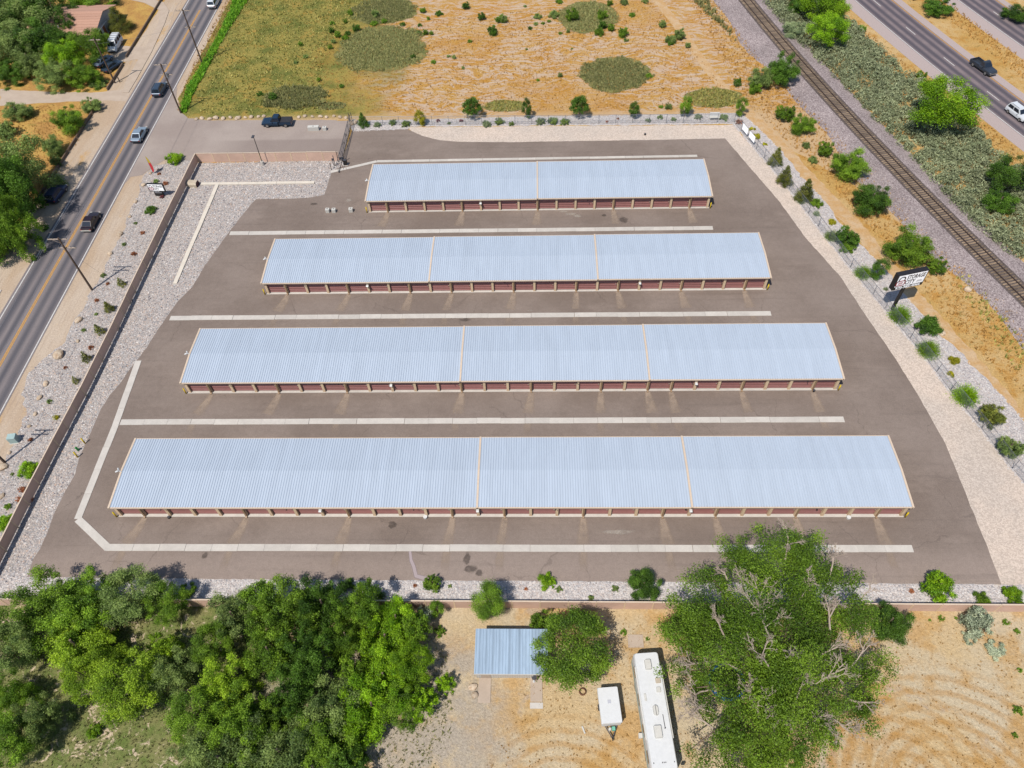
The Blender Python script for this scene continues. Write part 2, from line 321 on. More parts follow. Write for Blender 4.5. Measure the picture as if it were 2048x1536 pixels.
    M['lf_olive'] = leaf('leaf_olive', P(100, 126, 64), P(140, 156, 84)); M['lf_silver'] = leaf('leaf_silver', P(150, 164, 134), P(196, 202, 172)); M['lf_sage'] = leaf('leaf_sage', P(118, 138, 100), P(160, 170, 124)); M['lf_conifer'] = leaf('leaf_conifer', P(84, 98, 36), P(132, 132, 56)); M['lf_purple'] = leaf('leaf_purple', P(110, 60, 66), P(150, 84, 84)); M['lf_rust'] = leaf('leaf_rust', P(150, 84, 56), P(186, 130, 90)); M['lf_lime'] = leaf('leaf_lime', P(150, 150, 30), P(196, 186, 50)); M['lf_brush'] = leaf('leaf_brush', P(122, 132, 98), P(164, 168, 130), .35, .5)
    M['straw'] = leaf('straw', P(158, 118, 58), P(180, 142, 84), .3, .3); M['weed'] = leaf('weed_green', P(122, 128, 78), P(166, 160, 106), .4, .4); M['lush'] = leaf('lush_grass', P(86, 140, 36), P(130, 172, 44), .35, .5); M['weedlot'] = leaf('weed_lot', P(120, 124, 60), P(170, 158, 90), .3, .4)
mats()

# ------------------------------------------------------------------ mesh helpers
def link(o, parent=None):
    COL.objects.link(o)
    if parent is not None: o.parent = parent
    return o
def inst(name, me, parent=None, loc=(0, 0, 0), rot=(0, 0, 0), sc=(1, 1, 1)):
    o = bpy.data.objects.new(name, me); o.location = loc; o.rotation_euler = rot; o.scale = sc
    return link(o, parent)
def tag(o, label=None, cat=None, group=None, kind=None):
    if label: o['label'] = label
    if cat: o['category'] = cat
    if group: o['group'] = group
    if kind: o['kind'] = kind
    return o
def thing(name, label, cat, loc=(0, 0, 0), rz=0., group=None):
    o = bpy.data.objects.new(name, None); o.empty_display_size = .3; o.location = loc; o.rotation_euler = (0, 0, rz); link(o)
    return tag(o, label, cat, group)
class MB:
    def __init__(s): s.v = []; s.f = []
    def poly(s, pts): k = len(s.v); s.v += [tuple(p) for p in pts]; s.f.append(tuple(range(k, k+len(pts)))); return s
    def hexa(s, b, t):               # two quads (bottom, top), both counter-clockwise from above
        k = len(s.v); s.v += [tuple(p) for p in b]+[tuple(p) for p in t]
        s.f += [(k+3, k+2, k+1, k), (k+4, k+5, k+6, k+7)]+[(k+i, k+(i+1) % 4, k+4+(i+1) % 4, k+4+i) for i in range(4)]; return s
    def box(s, x0, x1, y0, y1, z0, z1):
        return s.hexa([(x0, y0, z0), (x1, y0, z0), (x1, y1, z0), (x0, y1, z0)], [(x0, y0, z1), (x1, y0, z1), (x1, y1, z1), (x0, y1, z1)])
    def obox(s, p, q, wd, z0, z1):   # box along the segment p-q
        p = Vector((p[0], p[1], 0)); q = Vector((q[0], q[1], 0)); d = (q-p).normalized(); n = Vector((-d.y, d.x, 0))*wd/2
        c = [p-n, q-n, q+n, p+n]
        return s.hexa([(a.x, a.y, z0) for a in c], [(a.x, a.y, z1) for a in c])
    def loft(s, rings, cap=True):
        k = len(s.v); m = len(rings[0])
        for r in rings: s.v += [tuple(p) for p in r]
        for i in range(len(rings)-1):
            for j in range(m): s.f.append((k+i*m+j, k+i*m+(j+1) % m, k+(i+1)*m+(j+1) % m, k+(i+1)*m+j))
        if cap: s.f += [tuple(k+j for j in range(m))[::-1], tuple(k+(len(rings)-1)*m+j for j in range(m))]
        return s
    def tube(s, p, q, r0, r1=None, n=8, cap=True):
        p = Vector(p); q = Vector(q); r1 = r0 if r1 is None else r1; d = (q-p).normalized()
        a = d.orthogonal().normalized(); b = d.cross(a)
        ring = lambda c, r: [c+(a*math.cos(2*math.pi*i/n)+b*math.sin(2*math.pi*i/n))*r for i in range(n)]
        return s.loft([ring(p, r0), ring(q, r1)], cap)
    def mesh(s, name, mat):
        me = bpy.data.meshes.new(name); me.from_pydata(s.v, [], s.f); me.materials.append(mat); me.update(); return me
    def build(s, name, mat, parent=None, smooth=False, loc=(0, 0, 0), rz=0.):
        me = s.mesh(name, mat)
        if smooth: me.polygons.foreach_set('use_smooth', [True]*len(me.polygons))
        return inst(name, me, parent, loc, (0, 0, rz))
def npmesh(name, verts, quads, mat, attrs=None, tri=False):
    me = bpy.data.meshes.new(name); nv = len(verts); k = 3 if tri else 4; nf = len(quads)
    me.vertices.add(nv); me.vertices.foreach_set('co', np.asarray(verts, np.float32).ravel())
    me.loops.add(nf*k); me.loops.foreach_set('vertex_index', np.asarray(quads, np.int32).ravel())
    me.polygons.add(nf); me.polygons.foreach_set('loop_start', np.arange(0, nf*k, k, dtype=np.int32)); me.polygons.foreach_set('loop_total', np.full(nf, k, np.int32))
    me.update(calc_edges=True)
    for an, av in (attrs or {}).items():
        a = me.attributes.new(an, 'FLOAT', 'FACE'); a.data.foreach_set('value', np.asarray(av, np.float32))
    me.materials.append(mat); return me
def edge(pts, step=1.5, amp=.0, closed=True, seed=1):
    r = random.Random(seed); out = []; n = len(pts)
    for i in range(n if closed else n-1):
        p = Vector(pts[i][:2]); q = Vector(pts[(i+1) % n][:2]); L = (q-p).length; k = max(1, min(400, int(L/step))) if amp else 1
        nn = Vector((-(q-p).y, (q-p).x)).normalized() if L > 1e-6 else Vector((0, 0))
        for j in range(k):
            c = p.lerp(q, j/k)+nn*r.uniform(-amp, amp); out.append((c.x, c.y))
    if not closed: out.append(tuple(pts[-1][:2]))
    return out
def sheet(name, pts, z, mat, amp=0., step=1.2, seed=1, parent=None, kind='structure'):
    pl = edge(pts, step, amp, True, seed); bm = bmesh.new()
    f = bm.faces.new([bm.verts.new((x, y, z)) for x, y in pl]); bm.normal_update()
    if f.normal.z < 0: bmesh.ops.reverse_faces(bm, faces=[f])
    bmesh.ops.triangulate(bm, faces=bm.faces[:])
    me = bpy.data.meshes.new(name); bm.to_mesh(me); bm.free(); me.materials.append(mat)
    o = inst(name, me, parent)
    if kind: o['kind'] = kind
    return o
def gp(l): return [tuple(G(*q)[:2]) for q in l]
def inpoly(xy, poly):
    x, y = xy[:, 0], xy[:, 1]; ins = np.zeros(len(xy), bool); n = len(poly); j = n-1
    for i in range(n):
        xi, yi = poly[i]; xj, yj = poly[j]
        c = ((yi > y) != (yj > y)) & (x < (xj-xi)*(y-yi)/((yj-yi) if yj != yi else 1e-9)+xi); ins ^= c; j = i
    return ins
def sample(poly, dens, seed, cap=120000):
    g = np.random.default_rng(seed); a = np.array(poly); lo, hi = a.min(0), a.max(0)
    n = min(int((hi-lo).prod()*dens), cap*6); xy = g.random((n, 2))*(hi-lo)+lo
    return xy[inpoly(xy, poly)], g
def rotz(a): c, s = np.cos(a), np.sin(a); return c, s
def stones(name, poly, dens, smin, smax, mat, parent, seed):
    xy, g = sample(poly, dens, seed); n = len(xy)
    base = np.array([[1, 0, .1], [0, 1, 0], [-1, 0, .15], [0, -1, .05], [.1, .1, .75], [0, 0, -.4]])
    fc = np.array([[0, 1, 4], [1, 2, 4], [2, 3, 4], [3, 0, 4]])
    s = (smin+(smax-smin)*g.random(n)**2.2)[:, None, None]
    sh = base[None]*(.7+.6*g.random((n, 6, 3)))*s; sh[:, :, 0] *= (.8+.6*g.random(n))[:, None]
    a = g.random(n)*6.283; c, sn = np.cos(a)[:, None], np.sin(a)[:, None]
    X = sh[:, :, 0]*c-sh[:, :, 1]*sn; Y = sh[:, :, 0]*sn+sh[:, :, 1]*c
    V = np.stack([X+xy[:, 0:1], Y+xy[:, 1:2], sh[:, :, 2]+.02], -1).reshape(-1, 3)
    Fc = (fc[None]+(np.arange(n)*6)[:, None, None]).reshape(-1, 3)
    o = inst(name, npmesh(name, V, Fc, mat, {'lv': np.repeat(g.random(n), 4)}, True), parent); o['kind'] = 'stuff'; return o
def tufts(name, xy, g, size, blades, mat, label=None, cat=None, parent=None, hgt=1., spread=.5):
    n = len(xy); N_ = n*blades; a = g.random(N_)*6.283; lean = .25+.9*g.random(N_)
    sz = size*(.5+g.random(n).repeat(blades)); bx = xy.repeat(blades, 0)+(g.random((N_, 2))-.5)*spread*size
    dx, dy = np.cos(a), np.sin(a); wd = sz*.16
    tip = np.stack([bx[:, 0]+dx*lean*sz*.6, bx[:, 1]+dy*lean*sz*.6, sz*hgt*(1.1-lean*.5)], -1)
    p0 = np.stack([bx[:, 0]-dy*wd, bx[:, 1]+dx*wd, np.zeros(N_)], -1); p1 = np.stack([bx[:, 0]+dy*wd, bx[:, 1]-dx*wd, np.zeros(N_)], -1)
    V = np.stack([p0, p1, tip], 1).reshape(-1, 3); Fc = np.arange(N_*3).reshape(-1, 3)
    lw = np.clip(g.random(N_)*.6+g.random(n).repeat(blades)*.4, 0, 1)
    o = inst(name, npmesh(name, V, Fc, mat, {'lv': g.random(n).repeat(blades), 'lw': lw}, True), parent); o['kind'] = 'stuff'
    return tag(o, label, cat)

# foliage: a crown is many small leaf faces spread through lobes
def leaves(name, seed, lobes, n, size, mat, radial=.4, up=.85, asp=.5, spiky=False, hollow=.35):
    g = np.random.default_rng(seed); L = np.array(lobes, float); wts = L[:, 3]**1.8; idx = g.choice(len(L), n, p=wts/wts.sum())
    d = g.normal(size=(n, 3)); d /= np.linalg.norm(d, axis=1)[:, None]
    rr = L[idx, 3]*(hollow+(1-hollow)*g.random(n)**.6)*(1+.24*g.normal(size=n))
    p = L[idx, :3]+d*rr[:, None]; p[:, 2] = np.maximum(p[:, 2], .02)
    nr = g.normal(size=(n, 3)); nr /= np.linalg.norm(nr, axis=1)[:, None]
    if spiky:
        t = d+.35*nr; t[:, 2] += .25
    else:
        nn = d*radial+nr*(1-radial); nn[:, 2] += up; r2 = g.normal(size=(n, 3)); t = np.cross(nn, r2)
    t /= np.linalg.norm(t, axis=1)[:, None]
    b = np.cross(t, d*.6+nr); b /= np.linalg.norm(b, axis=1)[:, None]
    s = size*(.6+.8*g.random(n)); t = t*s[:, None]; b = b*(s*asp)[:, None]
    V = np.stack([p-t, p+b*.9-t*.1, p+t, p-b*.9-t*.1], 1).reshape(-1, 3); Fc = np.arange(n*4).reshape(-1, 4)
    cl = g.random(len(L))[idx]
    return npmesh(name, V, Fc, mat, {'lv': np.clip(.65*cl+.35*g.random(n), 0, 1), 'lw': np.clip(.35*cl+.65*g.random(n), 0, 1)})
SHAPE = {}
def lobes_for(kind, seed):
    r = random.Random(seed*31+hash_(kind)); out = []
    if kind == 'round':              # crown on a short trunk
        for i in range(46):
            a = r.uniform(0, 6.283); e = r.uniform(-.5, 1); q = r.uniform(.55, .86)*math.sqrt(max(0, 1-e*e*.7)); out.append((q*math.cos(a), q*math.sin(a), 1.05+e*.68, r.uniform(.12, .26)))
        return out+[(0, 0, 1.0, .5)], 1.9, .5
    if kind == 'loose':              # wide, with gaps and outlying sprays
        for i in range(60):
            a = r.uniform(0, 6.283); q = math.sqrt(r.random())*.92; out.append((q*math.cos(a), q*math.sin(a), r.uniform(.4, 1.62)-.5*q, r.uniform(.08, .22)))
        for i in range(8):
            a = r.uniform(0, 6.283); q = r.random()*.5; out.append((q*math.cos(a), q*math.sin(a), r.uniform(.5, 1.0), .3))
        return out, 1.7, .5
    if kind == 'upright':
        for i in range(18):
            z = r.uniform(.35, 2.5); k = .62*math.sin(min(1, (z+.25)/2.9)*math.pi)**.7; a = r.uniform(0, 6.283); out.append((k*math.cos(a), k*math.sin(a), z, r.uniform(.24, .4)))
        return out, 2.8, .3
    if kind == 'cone':
        for i in range(26):
            z = 2.2*(i/25)**1.1+.2; k = max(.02, .8*(1-z/2.6)); a = i*2.4; out.append((k*math.cos(a), k*math.sin(a), z, .12+.3*(1-z/2.7)))
        return out, 2.6, .2
    if kind == 'bush':
        for i in range(7):
            a = r.uniform(0, 6.283); q = math.sqrt(r.random())*.5; out.append((q*math.cos(a), q*math.sin(a), .28+.3*r.random()*(1-q*.5), r.uniform(.24, .4)))
        for i in range(16):
            a = r.uniform(0, 6.283); q = r.uniform(.35, .84); out.append((q*math.cos(a), q*math.sin(a), r.uniform(.12, .95)*(1.1-.6*q), r.uniform(.12, .24)))
        return out, 1.0, 0
    if kind == 'wild':               # multi-stem bush with upright sprays
        for i in range(14):
            a = r.uniform(0, 6.283); q = math.sqrt(r.random())*.6; z = r.uniform(.2, 1.0-.4*q); out.append((q*math.cos(a), q*math.sin(a), z, r.uniform(.2, .32)))
        for i in range(34):          # leafy sprays that stand out of the mass
            a = r.uniform(0, 6.283); q = math.sqrt(r.random())*.78; z = r.uniform(.45, 1.6-.75*q); out.append((q*math.cos(a), q*math.sin(a), z, r.uniform(.08, .18)))
        return out, 1.7, .15
    if kind == 'dome': return [(0, 0, .12, .8), (.25, .1, .15, .6), (-.2, -.15, .15, .6), (.05, -.25, .1, .65)], .9, 0
    if kind == 'spread':
        for i in range(9):
            a = r.uniform(0, 6.283); q = r.uniform(.1, .8); out.append((q*math.cos(a), .6*q*math.sin(a), .16, r.uniform(.14, .3)))
        return out, .45, 0
def hash_(s): return sum(ord(c)*(i+3) for i, c in enumerate(s))
CNT = {'S': (700, .125), 'M': (7000, .05), 'L': (26000, .0245)}
def crown(kind, sz, var, mk):
    key = (kind, sz, var)
    if key not in SHAPE:
        lb, asp, tr = lobes_for(kind, var); n, s = CNT[sz]; sp = kind == 'dome'
        if kind == 'loose': n = int(n*1.15)
        me = leaves('crown', var*17+hash_(kind), lb, n, s*(1.35 if sp else 1), M[mk], spiky=sp, asp=.22 if sp else .45, hollow=.3)
        tm = None
        if tr:
            b = MB(); r = random.Random(var); top = asp*.62
            b.tube((0, 0, -.05), (0, 0, tr*.9), .075, .06, 7); b.tube((0, 0, tr*.9), (.04, .03, top), .06, .03, 6)
            for c in sorted(lb, key=lambda q: -q[3])[:7]:
                b.tube((0, 0, tr*.7+r.random()*.2), c[:3], .035, .012, 5)
            tm = b.mesh('trunk', M['bark'])
        SHAPE[key] = (me, tm, asp)
    return SHAPE[key]
def plant(kind, mk, cx, cy, wpx, label, name=None, cat=None, h=None, group=None, base=False, stretch=1.):
    """a plant whose crown shows at (cx, cy) in the photo, wpx pixels wide"""
    r = wpx*MPP(cx, cy)/2*1.04
    r *= 1.12 if kind == 'wild' else 1
    sz = 'S' if r < .75 else ('M' if r < 2.2 else 'L')
    var = rnd.randrange(3); me, tm, asp = crown(kind, sz, var, mk)
    H = h or asp*r
    b = G(cx, cy, 0 if base else H*(.55 if tm else .42))
    rz = rnd.uniform(0, 6.28); sc = (r*1.0, r*1.0*stretch, H/asp)
    isT = tm is not None and kind not in ('wild',)
    nm = name or ('tree' if isT else 'bush'); ct = cat or ('tree' if isT else 'bush')
    if tm is None or r < .9:
        o = inst(nm, me, None, (b.x, b.y, 0), (0, 0, rz), sc); leafmat(o, mk); return tag(o, label, ct, group)
    t = thing(nm, label, ct, (b.x, b.y, 0), rz, group); t.scale = sc
    leafmat(inst('crown', me, t), mk); inst('trunk' if isT else 'stem', tm, t)
    return t
def leafmat(o, mk):                  # crowns share their mesh, each kind of plant has its own leaf colour
    o.material_slots[0].link = 'OBJECT'; o.material_slots[0].material = M[mk]; return o
ORD = ['first', 'second', 'third', 'fourth', 'fifth', 'sixth', 'seventh', 'eighth', 'ninth', 'tenth', 'eleventh', 'twelfth', 'thirteenth', 'fourteenth', 'fifteenth', 'sixteenth', 'seventeenth', 'eighteenth', 'nineteenth', 'twentieth']
# ------------------------------------------------------------------ ground
sheet('ground', [(-1500, -1200), (1500, -1200), (1500, 2200), (-1500, 2200)], 0, M['ground'])
lot = sheet('vacant_lot', [(-19.5, 82.6), (86, 80.4), (101, 62), (112, 40), (112, 66), (98, 100), (84, 150), (70, 260), (-19.5, 260)], .004, M['lot_soil'], .25, 1.0, 2)
yard = sheet('back_yard', [(-34, -10.75), (140, -10.9), (140, -90), (-34, -90)], .004, M['yard_soil'])
sheet('west_lawn', [(-34.6, -60), (-34.6, 260), (-200, 260), (-200, -60)], .004, M['lawn'])
sheet('dirt_shoulder', [(-34.6, -60), (-10.5, -60), (-9.4, 69.5), (-10, 77), (-17, 84), (-19.5, 90), (-19.6, 260), (-34.6, 260)], .006, M['dirt'], .2, 1.5, 3)
# rock beds
WEST_EDGE = [(690, 330), (665, 342), (660.6, 352), (653.6, 376), (649, 390), (642, 391), (617, 396), (562, 398), (512, 398.5), (500, 411), (457, 466), (410, 531), (385, 574), (357, 601), (336, 630), (320, 654), (294, 694), (279, 714), (259, 739), (240, 768), (220, 790), (202, 818), (185, 858), (160, 913), (150, 948), (130, 983), (107.5, 1028), (94, 1067), (81, 1097), (67, 1117.5), (58.5, 1140), (55, 1152)]
in_bed = [(x+.35, y) for x, y in gp(WEST_EDGE)]+[(-8.2, -7.6), (-8.2, -10.2), (-12.2, -10.2), (-11.75, 0), (-10.65, 30), (-10.05, 69.4), (15.6, 69.55)]
out_px = [(312, 330), (299, 340), (285, 350), (277, 389), (260, 421), (250, 454), (232, 491), (215, 524), (200, 556), (180, 584), (170, 609), (147, 644), (132, 684), (90, 716), (57, 746), (45, 788), (52, 828), (37, 863), (32, 888), (15, 910), (0, 940)]
out_bed = gp(out_px)+[(-17.2, -5), (-17.5, -40), (-13.8, -40), (-12.2, -10), (-10.6, 30), (-10.1, 69.6), (-11.5, 70.5)]
fence_px = [(1468, 245), (1560, 355), (1700, 535), (1846, 709), (1901, 781), (1963, 857), (2024, 937)]
FENCE_E = gp(fence_px); _d = Vector(FENCE_E[-1])-Vector(FENCE_E[-2]); FENCE_E = [(85.3, 79.1)]+FENCE_E[1:]+[(112.6, -11.0)]
FENCE_N = [(15.6, 80.2), (85.3, 79.1)]
n_bed = gp([(702, 241), (840, 239), (1060, 233), (1260, 230), (1470, 226), (1490, 232)])+gp([(1468, 248), (1300, 250), (1100, 251), (900, 253), (820, 253), (815, 259), (704, 264)])
eo = gp([(1490, 232), (1526, 263.5), (1556, 293), (1579, 322), (1602, 353), (1630, 380), (1662, 417), (1681, 446), (1726, 494), (1776, 544), (1826, 609), (1883, 674), (1927, 709), (1940, 727), (1980, 767), (2017, 804), (2048, 840)])
e_bed = eo+[(113.5, 6), (117, -10.3), (112.2, -10.3)]+[(x-.5, y) for x, y in FENCE_E[::-1][1:]]
s_bed = [(-11.9, -7.0), (15, -7.3), (60, -7.4), (99.2, -7.6), (113, -7.7), (113, -11.0), (-11.9, -10.85)]
west_in = sheet('rock_bed', in_bed, .010, M['rock_bed'], .12, .8, 4)
west_out = sheet('rock_bed', out_bed, .010, M['rock_bed'], .25, .8, 5)
north_bed = sheet('rock_bed', n_bed, .012, M['white_bed'], .15, .8, 6)
east_bed = sheet('rock_bed', e_bed, .010, M['white_bed'], .25, .8, 7)
south_bed = sheet('rock_bed', s_bed, .0135, M['white_bed'], .12, .8, 8)
for k, (nm, pl, dn, a, b, mt, par) in enumerate((('river_rock', [(x-.1, y) if x > -9.5 and y < 69 else (x, y) for x, y in gp(WEST_EDGE)]+in_bed[len(WEST_EDGE):], 26, .03, .15, 'stone', west_in), ('river_rock', out_bed, 22, .03, .13, 'stone', west_out), ('white_rock', n_bed, 20, .035, .13, 'stone_white', north_bed), ('white_rock', e_bed, 20, .035, .13, 'stone_white', east_bed), ('white_rock', [(x, y-.62) if y > -9 else (x, y) for x, y in s_bed], 30, .04, .15, 'stone_white', south_bed))):
    stones(nm, pl, dn, a, b, M[mt], par, 50+k)
ASPH_N = [(704, 262), (815, 258.5), (845, 272), (880, 281), (930, 284), (1024, 284.5), (1100, 283), (1300, 280), (1450, 277)]
ASPH_E = [(1500, 335), (1560, 405), (1611, 476), (1683.5, 556.5), (1723, 619), (1773, 691), (1823, 768), (1863, 838), (1891, 888), (1936, 1000), (1971, 1085), (1997, 1152), (2003, 1169)]
crushed = [(x, y-.6) for x, y in gp(ASPH_N[2:-1])]+[(x-.8, y-.3) for x, y in gp([ASPH_N[-1]]+ASPH_E)]+[(99.8, -8.2), (112.2, -8.3)]+[(x-.25, y-.1) for x, y in FENCE_E[::-1][1:-1]]+gp([(1466, 250), (1300, 251), (1100, 252), (900, 254), (820, 254), (818, 258.6)])
sheet('crushed_gravel', crushed, .016, M['crushed'], .1, .8, 9)
asph = gp(ASPH_N+ASPH_E)+[(99.3, -8.1), (60, -7.95), (15, -7.8), (-8.2, -7.6)]+gp(WEST_EDGE[::-1])+[(15.7, 69.4)]
lot_paving = sheet('asphalt_lot', asph, .022, M['asphalt'], .05, .7, 10)
ent = [(-21.1, 95), (-19.8, 90), (-18.2, 86), (-15.5, 83.4), (-12, 82.6), (0, 82.3), (10, 82.1), (15.6, 81.6), (15.75, 69.45), (-9.9, 69.9)]+gp([(350, 318), (330, 320), (312, 330), (299, 340), (285, 350), (262, 354), (250, 366)])+[(-21.2, 63)]
sheet('entrance_drive', ent, .026, M['entrance'], .08, .8, 11)
# main road
road = sheet('main_road', [(-29.35, -80), (-21.05, -80), (-21.05, 300), (-29.35, 300)], .030, M['road'])
def strip(name, x0, x1, y0, y1, z, mat, parent=None): return MB().poly([(x0, y0, z), (x1, y0, z), (x1, y1, z), (x0, y1, z)]).build(name, mat, parent)
strip('edge_line', -29.0, -28.85, -80, 300, .036, M['mark_white'], road); strip('edge_line', -21.4, -21.25, -80, 300, .036, M['mark_white'], road)
strip('centre_line', -25.2, -25.08, -80, 126, .036, M['mark_yellow'], road); strip('centre_line', -24.96, -24.84, -80, 126, .036, M['mark_yellow'], road)
# kerb and pavement on the far side of the road
kb = MB(); kb.loft([[(x0, y, 0), (x1, y, 0), (x1, y, .1), (x0, y, .1)] for y, x0, x1 in ((92.6, -31.2, -30.0), (97, -32.0, -30.0), (108, -32.2, -30.3), (120, -32.6, -31.2), (126, -34, -32), (130, -39, -34.5), (133, -46, -40))]); kb.build('pavement', M['tan_concrete'])['kind'] = 'structure'
k2 = MB().box(-32.9, -31.3, 20, 38.2, 0, .1); k2.build('pavement', M['concrete'])['kind'] = 'structure'
sheet('driveway', gp([(0, 178), (100, 184), (190, 185), (240, 180), (275, 160), (253, 203), (200, 201), (100, 205), (0, 212)])+[], .012, M['tan_concrete'], .15, 1, 12)
sheet('driveway', gp([(262, 93), (305, 94), (289, 122), (270, 119), (250, 124), (225, 122), (215, 95), (244, 92)]), .034, M['tan_concrete'], .08, 1, 13)
# railway
def quad(pts): A = np.array(pts); return np.polyfit(A[:, 1], A[:, 0], 2)
q1 = quad([(98.09, 114.11), (101.33, 98.74), (106.03, 79.61), (110.38, 64.57), (112.4, 58.7), (116.4, 45.0), (119.3, 36.78)]); q2 = quad([(97.1, 111.), (100.92, 98.2), (103.0, 89.23), (111.96, 51.77), (114.83, 42.61), (118.2, 34.09)])
qc = (q1+q2)/2
def cx_(y, off=0):                   # point on the track curve, off metres to its right
    d = Vector((2*qc[0]*y+qc[1], 1)).normalized(); return Vector((np.polyval(qc, y), y))+Vector((d.y, -d.x))*off
ys = list(np.arange(-30, 240, 3.))
bl = MB(); rings = []
for y in ys:
    W = 6.6+.8*math.sin(y*.13)+.5*math.sin(y*.31)
    a, b, c, d = cx_(y, -W), cx_(y, -2.2), cx_(y, 2.2), cx_(y, 5.0); rings.append([(a.x, a.y, 0), (b.x, b.y, .42), (c.x, c.y, .42), (d.x, d.y, 0)])
for r0, r1 in zip(rings, rings[1:]):
    for j in range(3): bl.poly([r0[j], r0[j+1], r1[j+1], r1[j]])
bo = bl.build('ballast', M['ballast']); bo['kind'] = 'structure'
tb = MB()
for a, c in zip(ys, ys[1:]): tb.poly([(*cx_(a, -1.75), .428), (*cx_(a, 1.75), .428), (*cx_(c, 1.75), .428), (*cx_(c, -1.75), .428)])
tb.build('track_bed', M['ballast_dark'])['kind'] = 'structure'
trk = thing('railway_track', 'single railway track of wooden ties and rusty rails on grey ballast', 'railway track', (float(np.polyval(qc, 70)), 70, .4))
O = Vector(trk.location)
for off in (-.72, .72):
    b = MB(); b.loft([[(cx_(y, off-.05).x-O.x, cx_(y, off-.05).y-O.y, .05), (cx_(y, off+.05).x-O.x, cx_(y, off+.05).y-O.y, .05), (cx_(y, off+.05).x-O.x, cx_(y, off+.05).y-O.y, .24), (cx_(y, off-.05).x-O.x, cx_(y, off-.05).y-O.y, .24)] for y in ys]); b.build('rail', M['rail'], trk)
tie = MB().box(-1.35, 1.35, -.13, .13, -.08, .075).mesh('tie', M['tie'])
y = 24.; k = 0
while y < 165 and k < 298:
    p = cx_(y); dr = Vector((2*qc[0]*y+qc[1], 1)).normalized()
    inst('tie', tie, trk, (p.x-O.x+rnd.uniform(-.05, .05), p.y-O.y, 0), (0, 0, math.atan2(dr.y, dr.x)-math.pi/2+rnd.uniform(-.015, .015)), (1+rnd.uniform(-.04, .05), 1, 1)); y += .52*dr.y; k += 1
tr = []
for a, b in zip(eo[1:], eo[2:]): tr.append(((a[0]+b[0])/2+3.0, (a[1]+b[1])/2+.6))
tr = gp([(1300, -20), (1340, 30), (1400, 115), (1455, 185), (1485, 212), (1530, 258), (1580, 312), (1640, 378), (1720, 462), (1790, 548), (1860, 628), (1935, 712), (2000, 790), (2048, 850)])+[(116, 2), (122, -20)]
lf, rt = [], []
for i, p in enumerate(tr):
    a = Vector(tr[max(0, i-1)]); b = Vector(tr[min(len(tr)-1, i+1)]); d = (b-a).normalized(); n_ = Vector((-d.y, d.x)); wd = 1.15 if i > 4 else .9
    lf.append(tuple(Vector(p)+n_*wd)); rt.append(tuple(Vector(p)-n_*wd*1.15))
sheet('dirt_track', lf+rt[::-1], .008, M['track_dirt'], .22, .7, 14)
# highway: two carriageways following one curve
qh = quad([(118.57, 124.16), (122.19, 111.03), (127.45, 93.63), (134.0, 73.63)])
def hx(y, off):
    d = Vector((2*qh[0]*y+qh[1], 1)).normalized(); return Vector((np.polyval(qh, y), y))+Vector((d.y, -d.x))*off
hy = list(np.arange(20, 235, 4.))
def ribbon(name, o0, o1, z, mat, y0=20, y1=235, parent=None, ushift=0.):
    us = [o0+(o1-o0)*i/4 for i in range(5)]; b = MB(); uu = []
    yy = [y for y in np.arange(y0, y1+.01, min(4., y1-y0))]
    for a, c in zip(yy, yy[1:]):
        for u0, u1 in zip(us, us[1:]):
            P0, P1, P2, P3 = hx(a, u0), hx(a, u1), hx(c, u1), hx(c, u0); b.poly([(q.x, q.y, z) for q in (P0, P1, P2, P3)]); uu += [u0-ushift, u1-ushift, u1-ushift, u0-ushift]
    o = b.build(name, mat, parent); at = o.data.attributes.new('u', 'FLOAT', 'POINT'); at.data.foreach_set('value', uu); return o
h1 = ribbon('highway', -3.0, 9.3, .012, M['highway']); h1['kind'] = 'structure'
h2 = ribbon('highway', 17.2, 29.5, .012, M['highway'], ushift=20.5); h2['kind'] = 'structure'
for h, s0 in ((h1, 0), (h2, 20.5)):
    ribbon('edge_line', s0-.1, s0+.06, .018, M['mark_white'], parent=h); ribbon('edge_line', s0+7.25, s0+7.4, .018, M['mark_yellow'], parent=h)
    for j in range(16): ribbon('lane_dash', s0+3.6, s0+3.75, .018, M['mark_white'], 34.7+12.2*j, 37.9+12.2*j, parent=h)
# concrete drainage strips across the lot, cast in 10 ft lengths
def strip_thing(label, pts, wd=.86, mat='concrete', step=3.05, z=.075, zb=.0):
    t = thing('drainage_strip', label, 'concrete strip', (pts[0][0], pts[0][1], 0), group='pale concrete strips set in the lot')
    ox, oy = pts[0]
    for a, b in zip(pts, pts[1:]):
        a, b = Vector(a), Vector(b); L = (b-a).length; n_ = max(1, round(L/step)); d = (b-a)/n_
        for i in range(n_):
            p = a+d*i; q = a+d*(i+1); u = d.normalized()*.012; jj = Vector((rnd.uniform(-.02, .02), rnd.uniform(-.02, .02)))
            MB().obox((p.x-ox+u.x+jj.x, p.y-oy+u.y+jj.y), (q.x-ox-u.x+jj.x, q.y-oy-u.y+jj.y), wd+rnd.uniform(-.015, .015), zb-.02, z+rnd.uniform(-.006, .006)).build('slab', M[mat], t)
    return t
C1 = [(91.4, -4.0), (.55, -4.0), (-5.0, -.3), (-5.2, 13.75), (-5.55, 24.2)]
strip_thing('long pale concrete strip in front of the nearest storage building', [(91.4, -4.0), (-.1, -4.0)]); strip_thing('pale concrete strip running up the west side of the lot from its chamfered corner', [(.1, -4.12), (-4.95, -.35), (-5.1, 13.2), (-5.62, 24.1)])
strip_thing('pale concrete strip between the front and second storage buildings', [(-4.6, 13.67), (88.3, 13.67)]); strip_thing('pale concrete strip between the second and third storage buildings', [(-3.6, 32.1), (82.75, 32.05)])
